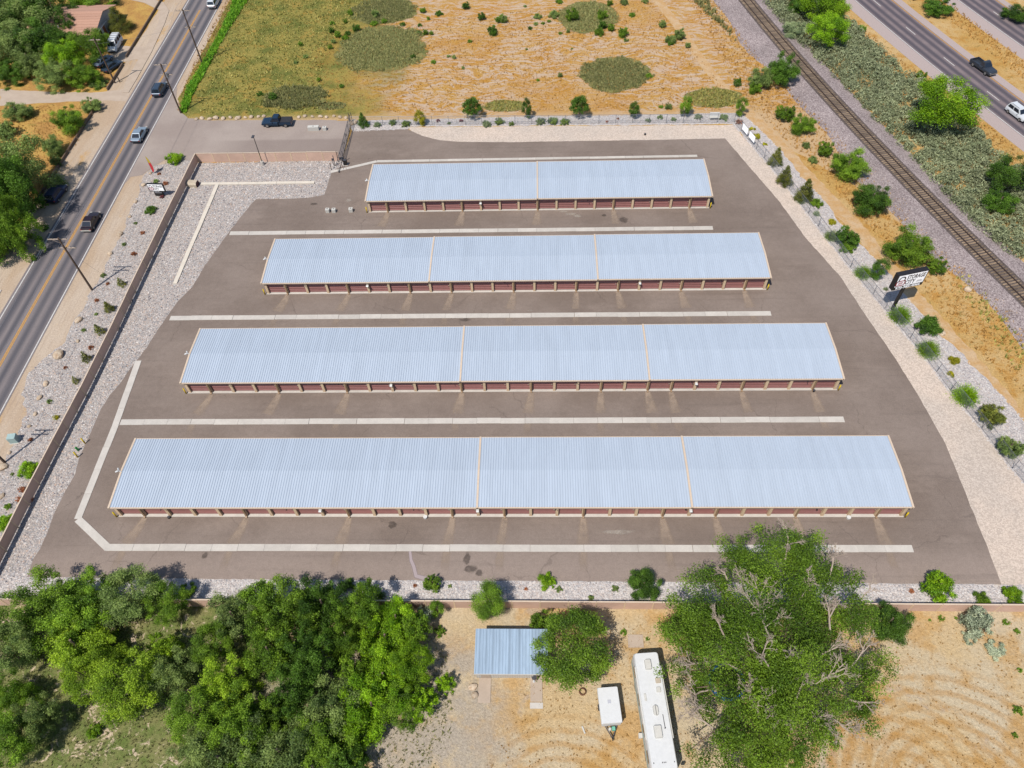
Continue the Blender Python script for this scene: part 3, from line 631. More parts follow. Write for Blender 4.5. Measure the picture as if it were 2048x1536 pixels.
strip_thing('pale concrete strip between the third and farthest storage buildings', [(.6, 50.55), (77.3, 50.45)]); strip_thing('pale concrete strip behind the farthest storage building bending down to the gate', [(14.3, 66.2), (21.9, 69.05), (77.4, 69.25)], .6)
strip_thing('pale footing strip running down the large river rock bed', [(-4.7, 63.1), (-4.95, 39.1)], .62, 'cream_concrete', z=.17); strip_thing('pale footing strip across the top of the large river rock bed', [(-7.6, 63.35), (12.0, 63.3)], .62, 'cream_concrete', z=.175)
# dust washes below the downspouts, stains and patches
def wash(pts, w0, w1, mat, name='dust_wash', z=.0265, f0=1., f1=.35):
    v, f, fd = [], [], []; n_ = len(pts)
    for i, p in enumerate(pts):
        a = Vector(pts[max(0, i-1)]); b = Vector(pts[min(n_-1, i+1)]); d = (b-a).normalized(); nn = Vector((-d.y, d.x)); ww = w0+(w1-w0)*i/(n_-1); F = f0+(f1-f0)*i/(n_-1); F *= 0 if (i == n_-1 and f1 < .5) else 1
        for s, k in ((-1, 0), (-.45, F), (.45, F), (1, 0)): c = Vector(p)+nn*s*ww/2; v.append((c.x, c.y, z)); fd.append(k)
    for i in range(n_-1):
        for j in range(3): f.append((i*4+j, i*4+j+1, (i+1)*4+j+1, (i+1)*4+j))
    me = bpy.data.meshes.new(name); me.from_pydata(v, [], f); me.materials.append(mat); at = me.attributes.new('fade', 'FLOAT', 'POINT'); at.data.foreach_set('value', fd)
    o = inst(name, me, lot_paving); o['kind'] = 'stuff'; return o
def blob(cx, cy, rx, ry, mat, name, z=.028, seed=1):
    r = random.Random(seed); v = [(cx, cy, z)]; fd = [1.]; f = []; K = 14
    for ring, q in ((.6, .9), (1., 0.)):
        for i in range(K): a = i*6.283/K; k = ring*r.uniform(.75, 1.2); v.append((cx+math.cos(a)*rx*k, cy+math.sin(a)*ry*k, z)); fd.append(q)
    for i in range(K): j = (i+1) % K; f += [(0, 1+i, 1+j), (1+i, 1+K+i, 1+K+j, 1+j)]
    me = bpy.data.meshes.new(name); me.from_pydata(v, [], f); me.materials.append(mat); at = me.attributes.new('fade', 'FLOAT', 'POINT'); at.data.foreach_set('value', fd); o = inst(name, me, lot_paving); o['kind'] = 'stuff'
# ------------------------------------------------------------------ storage buildings
U = 3.048; DEPTH = 8.96; EAVE = 2.42
BLD = {4: (30, (14, 22), (1, 5, 9, 13, 15, 18, 21, 23, 26, 29), (8, 14, 22), 'nearest and longest storage building, thirty maroon doors under a pale blue metal roof'),
       3: (28, (12, 20), (1, 4, 7, 12, 15, 18, 20, 21, 24, 27), (9, 22), 'second nearest storage building, twenty-eight maroon doors under a pale blue metal roof'),
       2: (24, (8, 16), (1, 4, 7, 9, 12, 15, 17, 20, 23), (5, 18), 'third nearest storage building, twenty-four maroon doors under a pale blue metal roof'),
       1: (18, (9,), (1, 5, 9, 13, 17), (6,), 'farthest and shortest storage building, eighteen maroon doors under a pale blue metal roof')}
POSX = {1: 22.429, 2: 9.678, 3: 3.089, 4: 0.}; POSY = {1: 55.332, 2: 36.814, 3: 18.3785, 4: 0.}
YF = -.10                   # roof edges in y; doors sit at .35
RIDGE = .28
def door_mesh():
    b = MB(); x0, x1, n_ = 0, U-.36, 6; z0, z1 = .10, 2.18; pr = []
    for i in range(n_):
        za = z0+(z1-z0)*i/n_; h = (z1-z0)/n_; pr += [(za, 0), (za+h*.12, -.045), (za+h*.62, -.045), (za+h*.78, 0)]
    pr.append((z1, 0))
    for (za, ya), (zb, yb) in zip(pr, pr[1:]): b.poly([(x0, ya, za), (x1, ya, za), (x1, yb, zb), (x0, yb, zb)])
    b.poly([(x0, .05, z0), (x0, .05, z1), (x1, .05, z1), (x1, .05, z0)]); return b.mesh('door', M['door'])
DOOR = door_mesh(); LATCH = MB().box(-.09, .09, -.05, 0, -.05, .05).mesh('latch', M['latch'])
PIL = MB().box(-.16, .16, -.09, .2, .0, 2.2).mesh('pillar', M['trim_dark'])
DSP = MB().box(-.1, .1, -.1, 0, .12, 2.25).hexa([(-.11, -.3, .03), (.11, -.3, .03), (.11, 0, .1), (-.11, 0, .1)], [(-.11, -.3, .12), (.11, -.3, .12), (.11, 0, .22), (-.11, 0, .22)]).mesh('downspout', M['downspout'])
LIGHT = MB().box(-.16, .16, -.26, 0, -.1, .12).hexa([(-.16, -.34, -.02), (.16, -.34, -.02), (.16, -.26, -.1), (-.16, -.26, -.1)], [(-.16, -.34, .06), (.16, -.34, .06), (.16, -.26, .12), (-.16, -.26, .12)]).mesh('wall_light', M['white'])
CAMB = MB().tube((0, 0, 0), (0, -.32, -.05), .06, .06, 6).box(-.05, .05, -.02, .1, -.05, .16).mesh('camera', M['black'])
def roof_panel(y0, y1):              # three-rib steel panel bent over the ridge, one yard wide
    b = MB(); prof = [(0, 0)]; W = .9144
    for i in range(3):
        c = W*(i+.5)/3; prof += [(c-.06, 0), (c-.022, .055), (c+.022, .055), (c+.06, 0)]
    prof.append((W, 0)); ym = (y0+y1)/2
    for (xa, za), (xb, zb) in zip(prof, prof[1:]):
        b.poly([(xa, y0, za), (xb, y0, zb), (xb, ym, zb+RIDGE), (xa, ym, za+RIDGE)]); b.poly([(xa, ym, za+RIDGE), (xb, ym, zb+RIDGE), (xb, y1, zb), (xa, y1, za)])
    return b.mesh('roof_panel', M['roof'])
for k in (4, 3, 2, 1):
    x0, y0, n_, joints, spouts, lights, label = (POSX[k], POSY[k])+BLD[k]
    depth = {4: 9.44, 3: 9.4, 2: 9.45, 1: 9.5}[k]; t = thing('storage_building', label, 'storage building', (x0, y0, 0), group='rows of storage buildings'); yb = depth-.25; L = n_*U
    cuts = [0]+list(joints)+[n_]; dz = lambda i: .07*sum(1 for j in joints if i >= j)
    MB().box(-.12, L+.12, -.05, yb+.1, -.05, .075).build('foundation', M['concrete'], t)
    wl = MB()                        # shell: end walls, back wall and the inner dark partition behind the doors
    for a, c in zip(cuts, cuts[1:]):
        z = EAVE-.08+dz(a); wl.box(a*U+.002, c*U-.002, .48, yb, .06, z)
    for xx, e in ((0, -1), (L, 1)):  # gable triangles
        z = EAVE-.08+dz(0 if e < 0 else n_-1); xa, xb = (xx, xx+.12) if e < 0 else (xx-.12, xx)
        ymid = (YF+depth)/2; wl.loft([[(xa, .3, .06), (xa, yb+.02, .06), (xa, yb+.02, z), (xa, ymid, z+RIDGE-.03), (xa, .3, z)], [(xb, .3, .06), (xb, yb+.02, .06), (xb, yb+.02, z), (xb, ymid, z+RIDGE-.03), (xb, .3, z)]])
    wl.build('wall', M['trim_dark'], t)
    for i in range(n_):
        d = inst('door', DOOR, t, (i*U+.18, .34, dz(i)*.0)); inst('latch', LATCH, d, (U-.36-.16, -.045, 1.15))
    for i in range(n_+1):
        inst('pillar', PIL, t, (i*U+(.17 if i == 0 else -.17 if i == n_ else 0), .13, .06))
        if i in spouts: inst('downspout', DSP, t, (i*U+.02, .037, .02))
    for a, c in zip(cuts, cuts[1:]):
        z = EAVE+dz(a)
        MB().box(a*U+.003, c*U-.003, .10, .46, 2.19, z-.1).build('header', M['trim'], t)
        xa = a*U-(.2 if a == 0 else 0); xb = c*U+(.2 if c == n_ else 0)
        g = MB(); g.box(xa+.004, xb-.004, YF-.13, YF+.004, z-.15, z+.0); g.build('gutter', M['trim'], t)
        MB().box(xa+.004, xb-.004, depth-.015, depth+.1, z-.14, z-.005).build('gutter', M['trim'], t)
        key = 'RP%d' % k
        if key not in SHAPE: SHAPE[key] = roof_panel(YF, depth)
        w_ = (xb-xa); npn = max(1, round(w_/.9144)); sx = w_/npn/.9144
        for j in range(npn): inst('roof_panel', SHAPE[key], t, (xa+j*sx*.9144, 0, z), (0, 0, 0), (sx, 1, 1))
        ym = (YF+depth)/2
        for xx, only in ((xa, True), (xb, c == n_)):
            if not only: continue
            hw = .11; b = MB()
            for s in ((YF-.13, ym), (ym, depth+.1)):
                za = z+(0 if s[0] < ym-.01 else RIDGE); zb = z+(RIDGE if s[0] < ym-.01 else 0)
                b.hexa([(xx-hw, s[0], za-.2), (xx+hw, s[0], za-.2), (xx+hw, s[1], zb-.2), (xx-hw, s[1], zb-.2)], [(xx-hw, s[0], za+.075), (xx+hw, s[0], za+.075), (xx+hw, s[1], zb+.075), (xx-hw, s[1], zb+.075)])
            b.build('rake_trim', M['trim'], t)
    for i in lights: inst('wall_light', LIGHT, t, (i*U, .037, 1.6))
    for i in range(2, n_, 5): inst('camera', CAMB, t, (i*U-1.2+(i % 3)*.5, -.05, 2.22))
    b = MB(); b.tube((0, 0, 0), (-.3, 0, .2), .05, .05, 6).tube((-.3, 0, .2), (-.62, -.12, .1), .11, .09, 7).tube((-.3, .1, .2), (-.5, .4, .12), .1, .08, 7); b.build('floodlight', M['white'], t, False, (-.14, (YF+depth)/2-.15, EAVE+.35))
    for xx, yy, e in ((-.35, -.05, -1), (L+.28, -.05, 1)):
        where = {4: 'nearest', 3: 'second', 2: 'third', 1: 'farthest'}[k]
        b = MB().tube((0, 0, 0), (0, 0, 1.12), .085, .085, 10).tube((0, 0, 1.12), (0, 0, 1.17), .085, .04, 10); tag(b.build('bollard', M['yellow'], None, True, (x0+xx, y0+yy, 0)), 'yellow bollard at the %s front corner of the %s storage building' % ('left' if e < 0 else 'right', where), 'bollard', 'yellow guard bollards')
    for i in spouts:                 # wash of dust from each downspout down to the drainage strip
        X = x0+i*U; dx = -(.25+.9*(1-X/60)) if X < 60 else .3; dx = max(-1.2, min(.7, dx))*rnd.uniform(.5, 1.2)
        wash([(X, y0-.15), (X+dx*.2, y0-1.2), (X+dx*.6, y0-2.4), (X+dx, y0-3.55)], .9, 1.7+rnd.random()*.8, M['dust'], f0=.95, f1=.55)
        if k > 1 and rnd.random() < .75 or k == 4 and i in (1, 5): wash([(X+dx, y0-4.5), (X+dx*1.2, y0-5.6), (X+dx*1.5, y0-7.3)], 1.1, 1.5, M['dust'], f0=.7, f1=.4)
# stains
wash(gp([(820, 1102), (822, 1120), (828, 1135), (832, 1152)])+[(37.2, -7.7)], .42, .75, M['sealant'], 'grey_patch', .028, 1, .95)
for cx, cy, rx, ry, mt, sd_ in ((934, 1118, .5, .9, 'stain', 1), (940, 1138, .9, .55, 'stain', 2), (958, 1146, .5, .5, 'stain', 3), (410, 1111, .4, .5, 'stain', 4), (785, 1050, .6, .6, 'stain', 5), (1247, 440, .8, .9, 'stain', 6), (1208, 431, .5, .4, 'stain', 7), (1141, 428, 1.2, .4, 'spill', 8), (1155, 432, .7, .5, 'spill', 9), (1128, 423, 1., .25, 'spill', 10), (697, 401, .6, .5, 'spill', 11), (1235, 1064, 2.4, .35, 'spill', 12), (628, 408, .7, .4, 'stain', 13), (930, 640, 1.0, .4, 'stain', 14), (1061, 621, .5, .12, 'spill', 15)):
    q = G(cx, cy); blob(q.x, q.y, rx, ry, M[mt], 'stain' if mt == 'stain' else 'dust_spill', seed=sd_)
# ------------------------------------------------------------------ panel walls
def panel_wall(label, pts, h, pitch, gap, name='panel_wall', seams=True):
    t = thing(name, label, 'wall', (pts[0][0], pts[0][1], 0)); ox, oy = pts[0]
    for a, b in zip(pts, pts[1:]):
        a, b = Vector(a), Vector(b); n_ = max(1, round((b-a).length/pitch)); d = (b-a)/n_; u = d.normalized()
        for i in range(n_):
            p, q = a+d*i+u*.018, a+d*(i+1)-u*.018; hh = h+rnd.uniform(-.02, .02)
            MB().obox((p.x-ox, p.y-oy), (q.x-ox, q.y-oy), .09, gap, hh).build('panel', M['wall_tan'], t)
            MB().obox((p.x-ox, p.y-oy), (q.x-ox, q.y-oy), .15, hh+.002, hh+.05).build('cap', M['trim'], t)
            c = a+d*i; MB().box(c.x-ox-.07, c.x-ox+.07, c.y-oy-.07, c.y-oy+.07, -.05, h-.06).build('post', M['trim_dark'], t)
WW = [(-9.75, 69.6), (-10.15, 52.5), (-10.35, 40), (-10.45, 30), (-10.75, 18), (-11.2, 9.9), (-11.55, 1.5), (-11.9, -10.6)]
panel_wall('long tan panel wall along the road on the west side of the lot', WW, 1.8, 2.74, .2)
panel_wall('tan panel wall beside the entrance drive on the north side of the rock bed', [(-9.6, 69.62), (15.3, 69.5)], 1.8, 2.74, .02)
panel_wall('low tan panel wall along the south edge of the lot behind the yard', [(-11.8, -10.9), (46.8, -10.95), (112.5, -11.15)], 1.8, 3.05, .02)
# low walls along the far side of the road
def low_wall(label, x0, x1, y0, y1, h=.55):
    t = thing('low_wall', label, 'wall', (x0, y0, 0), group='low kerb walls beyond the road'); d = Vector((x1-x0, y1-y0)); n_ = max(1, round(d.length/4)); 
    for i in range(n_):
        p, q = d*(i/n_), d*((i+1)/n_-.004); MB().obox(p, q, .2, 0, h).build('block', M['wood'], t)
low_wall('low brown garden wall beyond the road, beside the house lawn', -34.9, -35.3, 106, 136); low_wall('low brown garden wall beyond the road, between the two driveways', -34.5, -34.6, 93.5, 103); low_wall('low brown garden wall beyond the road below the lower driveway', -34.6, -34.3, 89, 30)
# ------------------------------------------------------------------ chain-link fences and gate
def fence(label, pts, h=1.75, pitch=3.05):
    t = thing('chain_link_fence', label, 'fence', (pts[0][0], pts[0][1], 0)); ox, oy = pts[0]; pm = MB().tube((0, 0, 0), (0, 0, h+.05), .035, .035, 6).mesh('post', M['fence_post'])
    for a, b in zip(pts, pts[1:]):
        a, b = Vector(a), Vector(b); n_ = max(1, round((b-a).length/pitch)); d = (b-a)/n_
        MB().tube((a.x-ox, a.y-oy, h), (b.x-ox, b.y-oy, h), .028, .028, 6).build('top_rail', M['fence_post'], t)
        MB().tube((a.x-ox, a.y-oy, .08), (b.x-ox, b.y-oy, .08), .015, .015, 5).build('bottom_wire', M['fence_post'], t)
        for i in range(n_):
            p, q = a+d*i, a+d*(i+1); inst('post', pm, t, (p.x-ox, p.y-oy, 0))
            MB().poly([(p.x-ox, p.y-oy, .08), (q.x-ox, q.y-oy, .08), (q.x-ox, q.y-oy, h), (p.x-ox, p.y-oy, h)]).build('mesh_panel', M['link'], t)
    p = pts[-1]; inst('post', pm, t, (p[0]-ox, p[1]-oy, 0))
fence('chain-link fence along the north side of the lot in front of the vacant field', FENCE_N); fence('chain-link fence slanting along the east side of the lot beside the white rock bed', FENCE_E)
gt = thing('sliding_gate', 'tall grey chain-link sliding gate closing the lot entrance', 'gate', (15.75, 69.3, 0)); GL = 11.3
for xx, yy in ((0, 0), (0, GL)): pass
fr = MB()
for z in (.12, 1.95): fr.tube((0, -3.4, z), (0, GL, z), .04, .04, 6)
fr.tube((0, -3.4, .12), (0, -3.4, .9), .035, .035, 6)
for yy in (0, 2.8, 5.6, 8.4, GL): fr.tube((0, yy, .12), (0, yy, 1.95), .035, .035, 6)
for yy in (0, 2.8, 5.6, 8.4): fr.tube((0, yy, .12), (0, yy+2.8, 1.95), .014, .014, 4)
fr.tube((0, -3.4, .12), (0, 0, 1.95), .03, .03, 5); fr.build('frame', M['darkgrey'], gt)
for yy in (0, 2.825, 5.65, 8.475): MB().poly([(0, yy, .14), (0, yy+2.825, .14), (0, yy+2.825, 1.93), (0, yy, 1.93)]).build('mesh_panel', M['gate_link'], gt)
for yy in (3.6, 6.0): MB().box(-.03, .0, yy, yy+.5, .9, 1.3).build('sign_plate', M['darkgrey'], gt)
pp = MB()
for x_, y_ in ((-.55, -.25), (.45, -.25), (-.9, -1.5), (.25, GL+.1), (-.2, GL+.1)): pp.tube((x_, y_, 0), (x_, y_, 2.25), .06, .06, 7)
pp.build('gate_post', M['darkgrey'], gt)
op = thing('gate_operator', 'black gate operator box at the foot of the sliding gate', 'gate motor', (16.6, 68.2, 0)); MB().box(-.3, .3, -.25, .25, .1, 1.0).build('housing', M['black'], op); MB().box(-.4, .4, -.35, .35, 0, .1).build('pad', M['concrete'], op); MB().box(-.22, .22, -.2, .2, 1.0, 1.06).build('lid', M['darkgrey'], op)
kp = thing('keypad_post', 'slim dark keypad post standing beside the gate at the end of the tan wall', 'keypad post', (14.6, 67.9, 0)); MB().tube((0, 0, 0), (0, 0, 1.3), .05, .05, 6).build('post', M['black'], kp); MB().box(-.14, .14, -.1, .1, 1.2, 1.55).build('keypad', M['darkgrey'], kp)
kp = thing('keypad_post', 'short dark post on the rocks just below the keypad post', 'post', (14.3, 66.9, 0)); MB().tube((0, 0, 0), (0, 0, 1.2), .06, .06, 6).build('post', M['black'], kp); MB().box(-.1, .1, -.1, .1, 1.2, 1.26).build('cap', M['rust'], kp)
# ------------------------------------------------------------------ vehicles
WHEEL = {}
def wheel_meshes():
    b = MB(); rs = [(-.11, .27), (-.11, .31), (-.07, .335), (.07, .335), (.11, .31), (.11, .27)]
    b.loft([[(x, r*math.cos(i*6.283/14), r*math.sin(i*6.283/14)) for i in range(14)] for x, r in rs], True); WHEEL['t'] = b.mesh('tyre', M['tyre'])
    b = MB().tube((-.115, 0, 0), (.115, 0, 0), .2, .2, 12); b.tube((.115, 0, 0), (.125, 0, 0), .07, .06, 8); WHEEL['r'] = b.mesh('rim', M['rim'])
wheel_meshes()
def ring(y, hw, z0, z1, rb=.1, rt=.12, tuck=.9):
    return [(-hw*.9, y, z0), (hw*.9, y, z0), (hw, y, z0+rb), (hw*1.0, y, (z0+z1)/2+.05), (hw*.97, y, z1-rt), (hw*tuck, y, z1), (-hw*tuck, y, z1), (-hw*.97, y, z1-rt), (-hw, y, (z0+z1)/2+.05), (-hw, y, z0+rb)]
def vehicle(name, label, cat, px, py, heading, kind, paint, at=None, group=None):
    p = at or G(px, py); t = thing(name, label, cat, (p[0], p[1], .034), R(heading), group)
    mp = M[paint]; W = {'sedan': .9, 'suv': .93, 'pickup': .97, 'van': 1.0}[kind]; Lh = {'sedan': 2.3, 'suv': 2.3, 'pickup': 2.75, 'van': 2.6}[kind]
    belt = {'sedan': .86, 'suv': .98, 'pickup': 1.06, 'van': 1.1}[kind]; top = {'sedan': 1.42, 'suv': 1.72, 'pickup': 1.82, 'van': 2.0}[kind]; zb = .26 if kind != 'pickup' else .38
    hood = belt-.04
    if kind == 'sedan': st = [(-Lh, .78, zb+.16, .72), (-Lh+.12, .86, zb+.02, belt), (-1.2, W, zb, belt+.02), (0, W, zb, belt), (1.0, W, zb, hood), (Lh-.45, .86, zb, hood-.12), (Lh-.1, .76, zb+.04, .62), (Lh, .66, zb+.12, .5)]
    elif kind == 'suv': st = [(-Lh, .84, zb+.14, belt-.1), (-Lh+.1, .9, zb+.02, belt), (0, W, zb, belt), (1.05, W, zb, hood), (Lh-.4, .88, zb, hood-.08), (Lh-.08, .8, zb+.04, .74), (Lh, .72, zb+.12, .6)]
    elif kind == 'van': st = [(-Lh, .93, zb+.14, belt), (-Lh+.08, W, zb+.02, belt), (0, W, zb, belt), (1.5, W, zb, hood), (Lh-.3, .92, zb, hood-.1), (Lh, .82, zb+.1, .75)]
    else: st = [(-.35, W, zb, belt), (1.1, W, zb, belt), (1.2, W, zb, hood+.02), (Lh-.35, .93, zb, hood-.03), (Lh-.06, .88, zb+.04, .86), (Lh, .8, zb+.1, .72)]
    MB().loft([ring(y, hw, a, b) for y, hw, a, b in st]).build('body', mp, t)
    # cabin: bottom rectangle, top rectangle
    yb0, yb1, yt0, yt1 = {'sedan': (-1.75, 1.05, -.95, .25), 'suv': (-2.2, 1.1, -1.9, .35), 'pickup': (-.33, 1.15, -.12, .45), 'van': (-2.56, 1.75, -2.5, .95)}[kind]
    if kind == 'pickup' and name.startswith('crew'): yb0, yt0 = -.75, -.55
    wb, wt = W*.9, W*.74
    MB().hexa([(-wb, yb0, belt-.03), (wb, yb0, belt-.03), (wb, yb1, belt-.03), (-wb, yb1, belt-.03)], [(-wt, yt0, top-.03), (wt, yt0, top-.03), (wt, yt1, top-.03), (-wt, yt1, top-.03)]).build('cabin', mp, t)
    MB().loft([[(-wt*.94, yt0+.06, z), (wt*.94, yt0+.06, z), (wt, yt0+.25, z), (wt, yt1-.25, z), (wt*.94, yt1-.05, z), (-wt*.94, yt1-.05, z), (-wt, yt1-.25, z), (-wt, yt0+.25, z)] for z in (top-.028, top+.012)]).build('roof', mp, t)
    lerp = lambda a, b, k: a+(b-a)*k
    def face(nm, fy, flip, lo=.1, hi=.86, s=.88):
        y0, y1 = (yb1, yt1) if fy else (yb0, yt0); e = .014 if fy else -.014
        pts = []
        for k, sg in ((lo, -1), (lo, 1), (hi, 1), (hi, -1)): pts.append((sg*lerp(wb, wt, k)*s, lerp(y0, y1, k)+e, lerp(belt-.03, top-.03, k)+.012))
        MB().poly(pts if not fy else pts[::-1]).build(nm, M['glass'], t)
    face('windscreen', True, 0); face('rear_window', False, 0)
    panes = [(.06, .46), (.5, .92)] if kind != 'pickup' else [(.1, .86)]
    if kind == 'pickup' and name.startswith('crew'): panes = [(.06, .45), (.5, .9)]
    if kind == 'van': panes = [(.05, .3), (.34, .6), (.66, .9)]
    for sg in (-1, 1):
        for a, b in panes:
            q = []
            for k, u in ((.14, a), (.14, b), (.84, b), (.84, a)):
                q.append((sg*(lerp(wb, wt, k)+.012), lerp(lerp(yb0, yt0, k), lerp(yb1, yt1, k), u), lerp(belt-.03, top-.03, k)))
            MB().poly(q if sg > 0 else q[::-1]).build('side_window', M['glass'], t)
        MB().box(sg*W-.02 if sg > 0 else -W-.16, W+.16 if sg > 0 else -W+.02, yb1-.55, yb1-.42, belt, belt+.13).build('mirror', mp, t)
        MB().box(sg*.68-.16, sg*.68+.16, Lh-.16, Lh-.045, hood-.3, hood-.18).build('headlight', M['lamp_clear'], t)
        zt = belt-.22 if kind != 'pickup' else .9
        MB().box(sg*.72-.13, sg*.72+.13, -Lh-.012, -Lh+.05, zt-.1, zt+.08).build('tail_light', M['lamp_red'], t)
    rw = .335 if kind != 'pickup' else .38
    for yw in ((1.42, -1.38) if kind != 'pickup' else (1.72, -1.7)):
        for sg in (-1, 1):
            wh = inst('wheel', WHEEL['t'], t, (sg*(W-.09), yw, rw), (0, 0, 0), (1, rw/.335, rw/.335)); inst('rim', WHEEL['r'], wh)
    MB().box(-.82, .82, Lh-.08, Lh+.03, zb+.1, zb+.26).build('bumper', M['plastic'] if kind != 'pickup' else M['rim'], t)
    MB().box(-.82, .82, -Lh-.06, -Lh+.06, zb+.16, zb+.34).build('bumper', M['offwhite'] if 'maroon' in label else M['plastic'] if kind != 'pickup' else M['rim'], t)
    if kind == 'pickup':
        yf = -.38 if not name.startswith('crew') else -.78
        bd = MB(); bd.box(-W, -W+.1, -Lh, yf, zb+.1, 1.06).box(W-.1, W, -Lh, yf, zb+.1, 1.06).box(-W+.1, W-.1, -Lh, -Lh+.09, zb+.1, 1.05).box(-W+.1, W-.1, yf-.1, yf, zb+.1, 1.05).box(-W+.1, W-.1, -Lh+.09, yf-.1, .5, .62); bd.build('bed', mp, t)
        if name.startswith('crew'): MB().box(-W+.05, W-.05, -Lh+.04, yf-.03, 1.063, 1.1).build('bed_cover', M['plastic'], t)
        MB().box(-W+.2, W-.2, yf+.02, yf+.4, zb+.02, .9).build('cab_base', mp, t)
    if kind == 'van':
        for y in (-2.0, -1.1, -.2): MB().box(-.7, .7, y-.03, y+.03, top+.013, top+.07).build('roof_rack_bar', M['darkgrey'], t)
        for sg in (-1, 1): MB().box(sg*.62-.03, sg*.62+.03, -2.3, .6, top+.013, top+.055).build('roof_rail', M['white'], t)
    if kind == 'suv':
        for sg in (-1, 1): MB().box(sg*.58-.025, sg*.58+.025, -1.6, .2, top+.02, top+.06).build('roof_rail', M['darkgrey'], t)
    return t
vehicle('suv', 'dark blue-grey hatchback driving away up the road beside a utility pole', 'car', 322, 184, 0, 'suv', 'car_slate')
vehicle('sedan', 'pale silver-blue sedan driving up the road just above the entrance drive', 'car', 281, 274, 0, 'sedan', 'car_silver')
vehicle('sedan', 'glossy maroon-black sedan driving up the road beside the tan panel wall', 'car', 185, 448, 0, 'sedan', 'car_black')
vehicle('suv', 'dark navy car parked in tree shade on the far shoulder', 'car', 117, 393, -4, 'suv', 'car_navy')
vehicle('suv', 'white car at the top edge of the road, cut by the frame', 'car', 437, 2, 0, 'suv', 'car_white', at=(-22.3, 128.2))
vehicle('van', 'white van with roof rack bars parked in the driveway beside the house', 'van', 231, 97, 152, 'van', 'car_white', at=(-38.6, 110.2)).rotation_euler.z = R(183)
vehicle('sedan', 'pale blue car half hidden under the bright green tree by the driveway', 'car', 214, 128, -20, 'sedan', 'car_pale', at=(-38.9, 103.9))
vehicle('sedan', 'dark blue-grey car in the tree shade of the upper driveway', 'car', 236, 132, -25, 'sedan', 'car_slate', at=(-36.3, 101.8))
vehicle('crew_pickup', 'dark blue pickup truck with a black bed cover parked on the entrance drive', 'pickup truck', 558, 244, 90, 'pickup', 'car_blue', at=(2.05, 80.75)).location.z = .028
vehicle('pickup', 'charcoal pickup truck with an open bed driving down the highway', 'pickup truck', 1964, 140, 199.5, 'pickup', 'car_grey')
vehicle('suv', 'white off-road vehicle at the right edge of the highway, cut by the frame', 'car', 2036, 236, 199.5, 'suv', 'car_white', at=(135.3, 79.6))
vehicle('suv', 'white vehicle at the top edge of the picture in the far highway lane', 'car', 1828, -3, 196, 'suv', 'car_white', at=(130.6, 125.5))
# motorhome
def rrect(x0, x1, y0, y1, r, z, n=4):
    o = []
    for cx, cy, a in ((x1-r, y1-r, 0), (x0+r, y1-r, 90), (x0+r, y0+r, 180), (x1-r, y0+r, 270)):
        for i in range(n+1): b = R(a+90*i/n); o.append((cx+r*math.cos(b), cy+r*math.sin(b), z))
    return o
rv = thing('motorhome', 'long white motorhome parked on the dry yard beside the big tree', 'motorhome', (60.6, -22.0, 0), R(184.2)); Lr = 5.35
MB().loft([rrect(-1.2, 1.2, -Lr, Lr, .18, .45), rrect(-1.25, 1.25, -Lr, Lr, .2, 1.6), rrect(-1.24, 1.24, -Lr, Lr, .2, 2.9), rrect(-1.16, 1.16, -Lr+.06, Lr-.1, .25, 3.17)]).build('body', M['white'], rv)
MB().loft([rrect(-1.15, 1.15, -Lr+.07, Lr-.12, .25, 3.172), rrect(-1.12, 1.12, -Lr+.1, Lr-.15, .22, 3.215)]).build('roof', M['white'], rv)
MB().loft([rrect(-1.256, 1.256, -Lr-.006, Lr+.006, .2, 1.25), rrect(-1.256, 1.256, -Lr-.006, Lr+.006, .2, 1.5)], False).build('stripe', M['teal'], rv)
MB().poly([(-1.0, Lr+.012, 1.65), (1.0, Lr+.012, 1.65), (1.0, Lr+.012, 2.65), (-1.0, Lr+.012, 2.65)][::-1]).build('windscreen', M['glass'], rv)
for sg in (-1, 1):
    for y in (-3.8, -1.2, 1.6, 3.9): MB().box(sg*1.255-.012, sg*1.255+.012, y-.55, y+.55, 1.8, 2.5).build('side_window', M['glass'], rv)
    MB().box(sg*1.25-.06, sg*1.25+.06, -4.0, 2.6, 2.88, 3.02).build('awning', M['offwhite'], rv)
    MB().box(sg*1.5-.2, sg*1.5+.12, Lr-.25, Lr-.1, 1.9, 2.4).build('mirror', M['black'], rv)
    for y in (3.4, -2.9):
        wh = inst('wheel', WHEEL['t'], rv, (sg*1.05, y, .46), (0, 0, 0), (1.3, 1.37, 1.37)); inst('rim', WHEEL['r'], wh)
def hatch(x, y, wx, wy, h, mat, r=.1): return MB().loft([rrect(x-wx/2, x+wx/2, y-wy/2, y+wy/2, r, 3.217), rrect(x-wx/2+.03, x+wx/2-.03, y-wy/2+.03, y+wy/2-.03, r, 3.217+h)]).build('roof_vent', M[mat], rv)
hatch(.0, -4.1, .62, .95, .28, 'offwhite'); hatch(-.72, -2.55, .5, .5, .16, 'beige', .04); hatch(-.62, -1.7, .42, .5, .14, 'offwhite', .06); hatch(.75, -1.1, .22, .7, .06, 'offwhite', .05); hatch(-.02, .15, .5, .95, .2, 'offwhite', .24); hatch(.1, 2.05, .72, 1.1, .26, 'offwhite', .08)
MB().tube((-.62, .55, 3.24), (-.62, 1.75, 3.27), .03, .03, 6).tube((-.62, 1.75, 3.22), (-.62, 1.75, 3.34), .07, .05, 6).build('antenna', M['darkgrey'], rv)
for x in (-.95, -.15, 0, .15, .95): MB().box(x-.03, x+.03, Lr-.75, Lr-.65, 3.217, 3.27).build('marker_light', M['darkgrey'], rv)
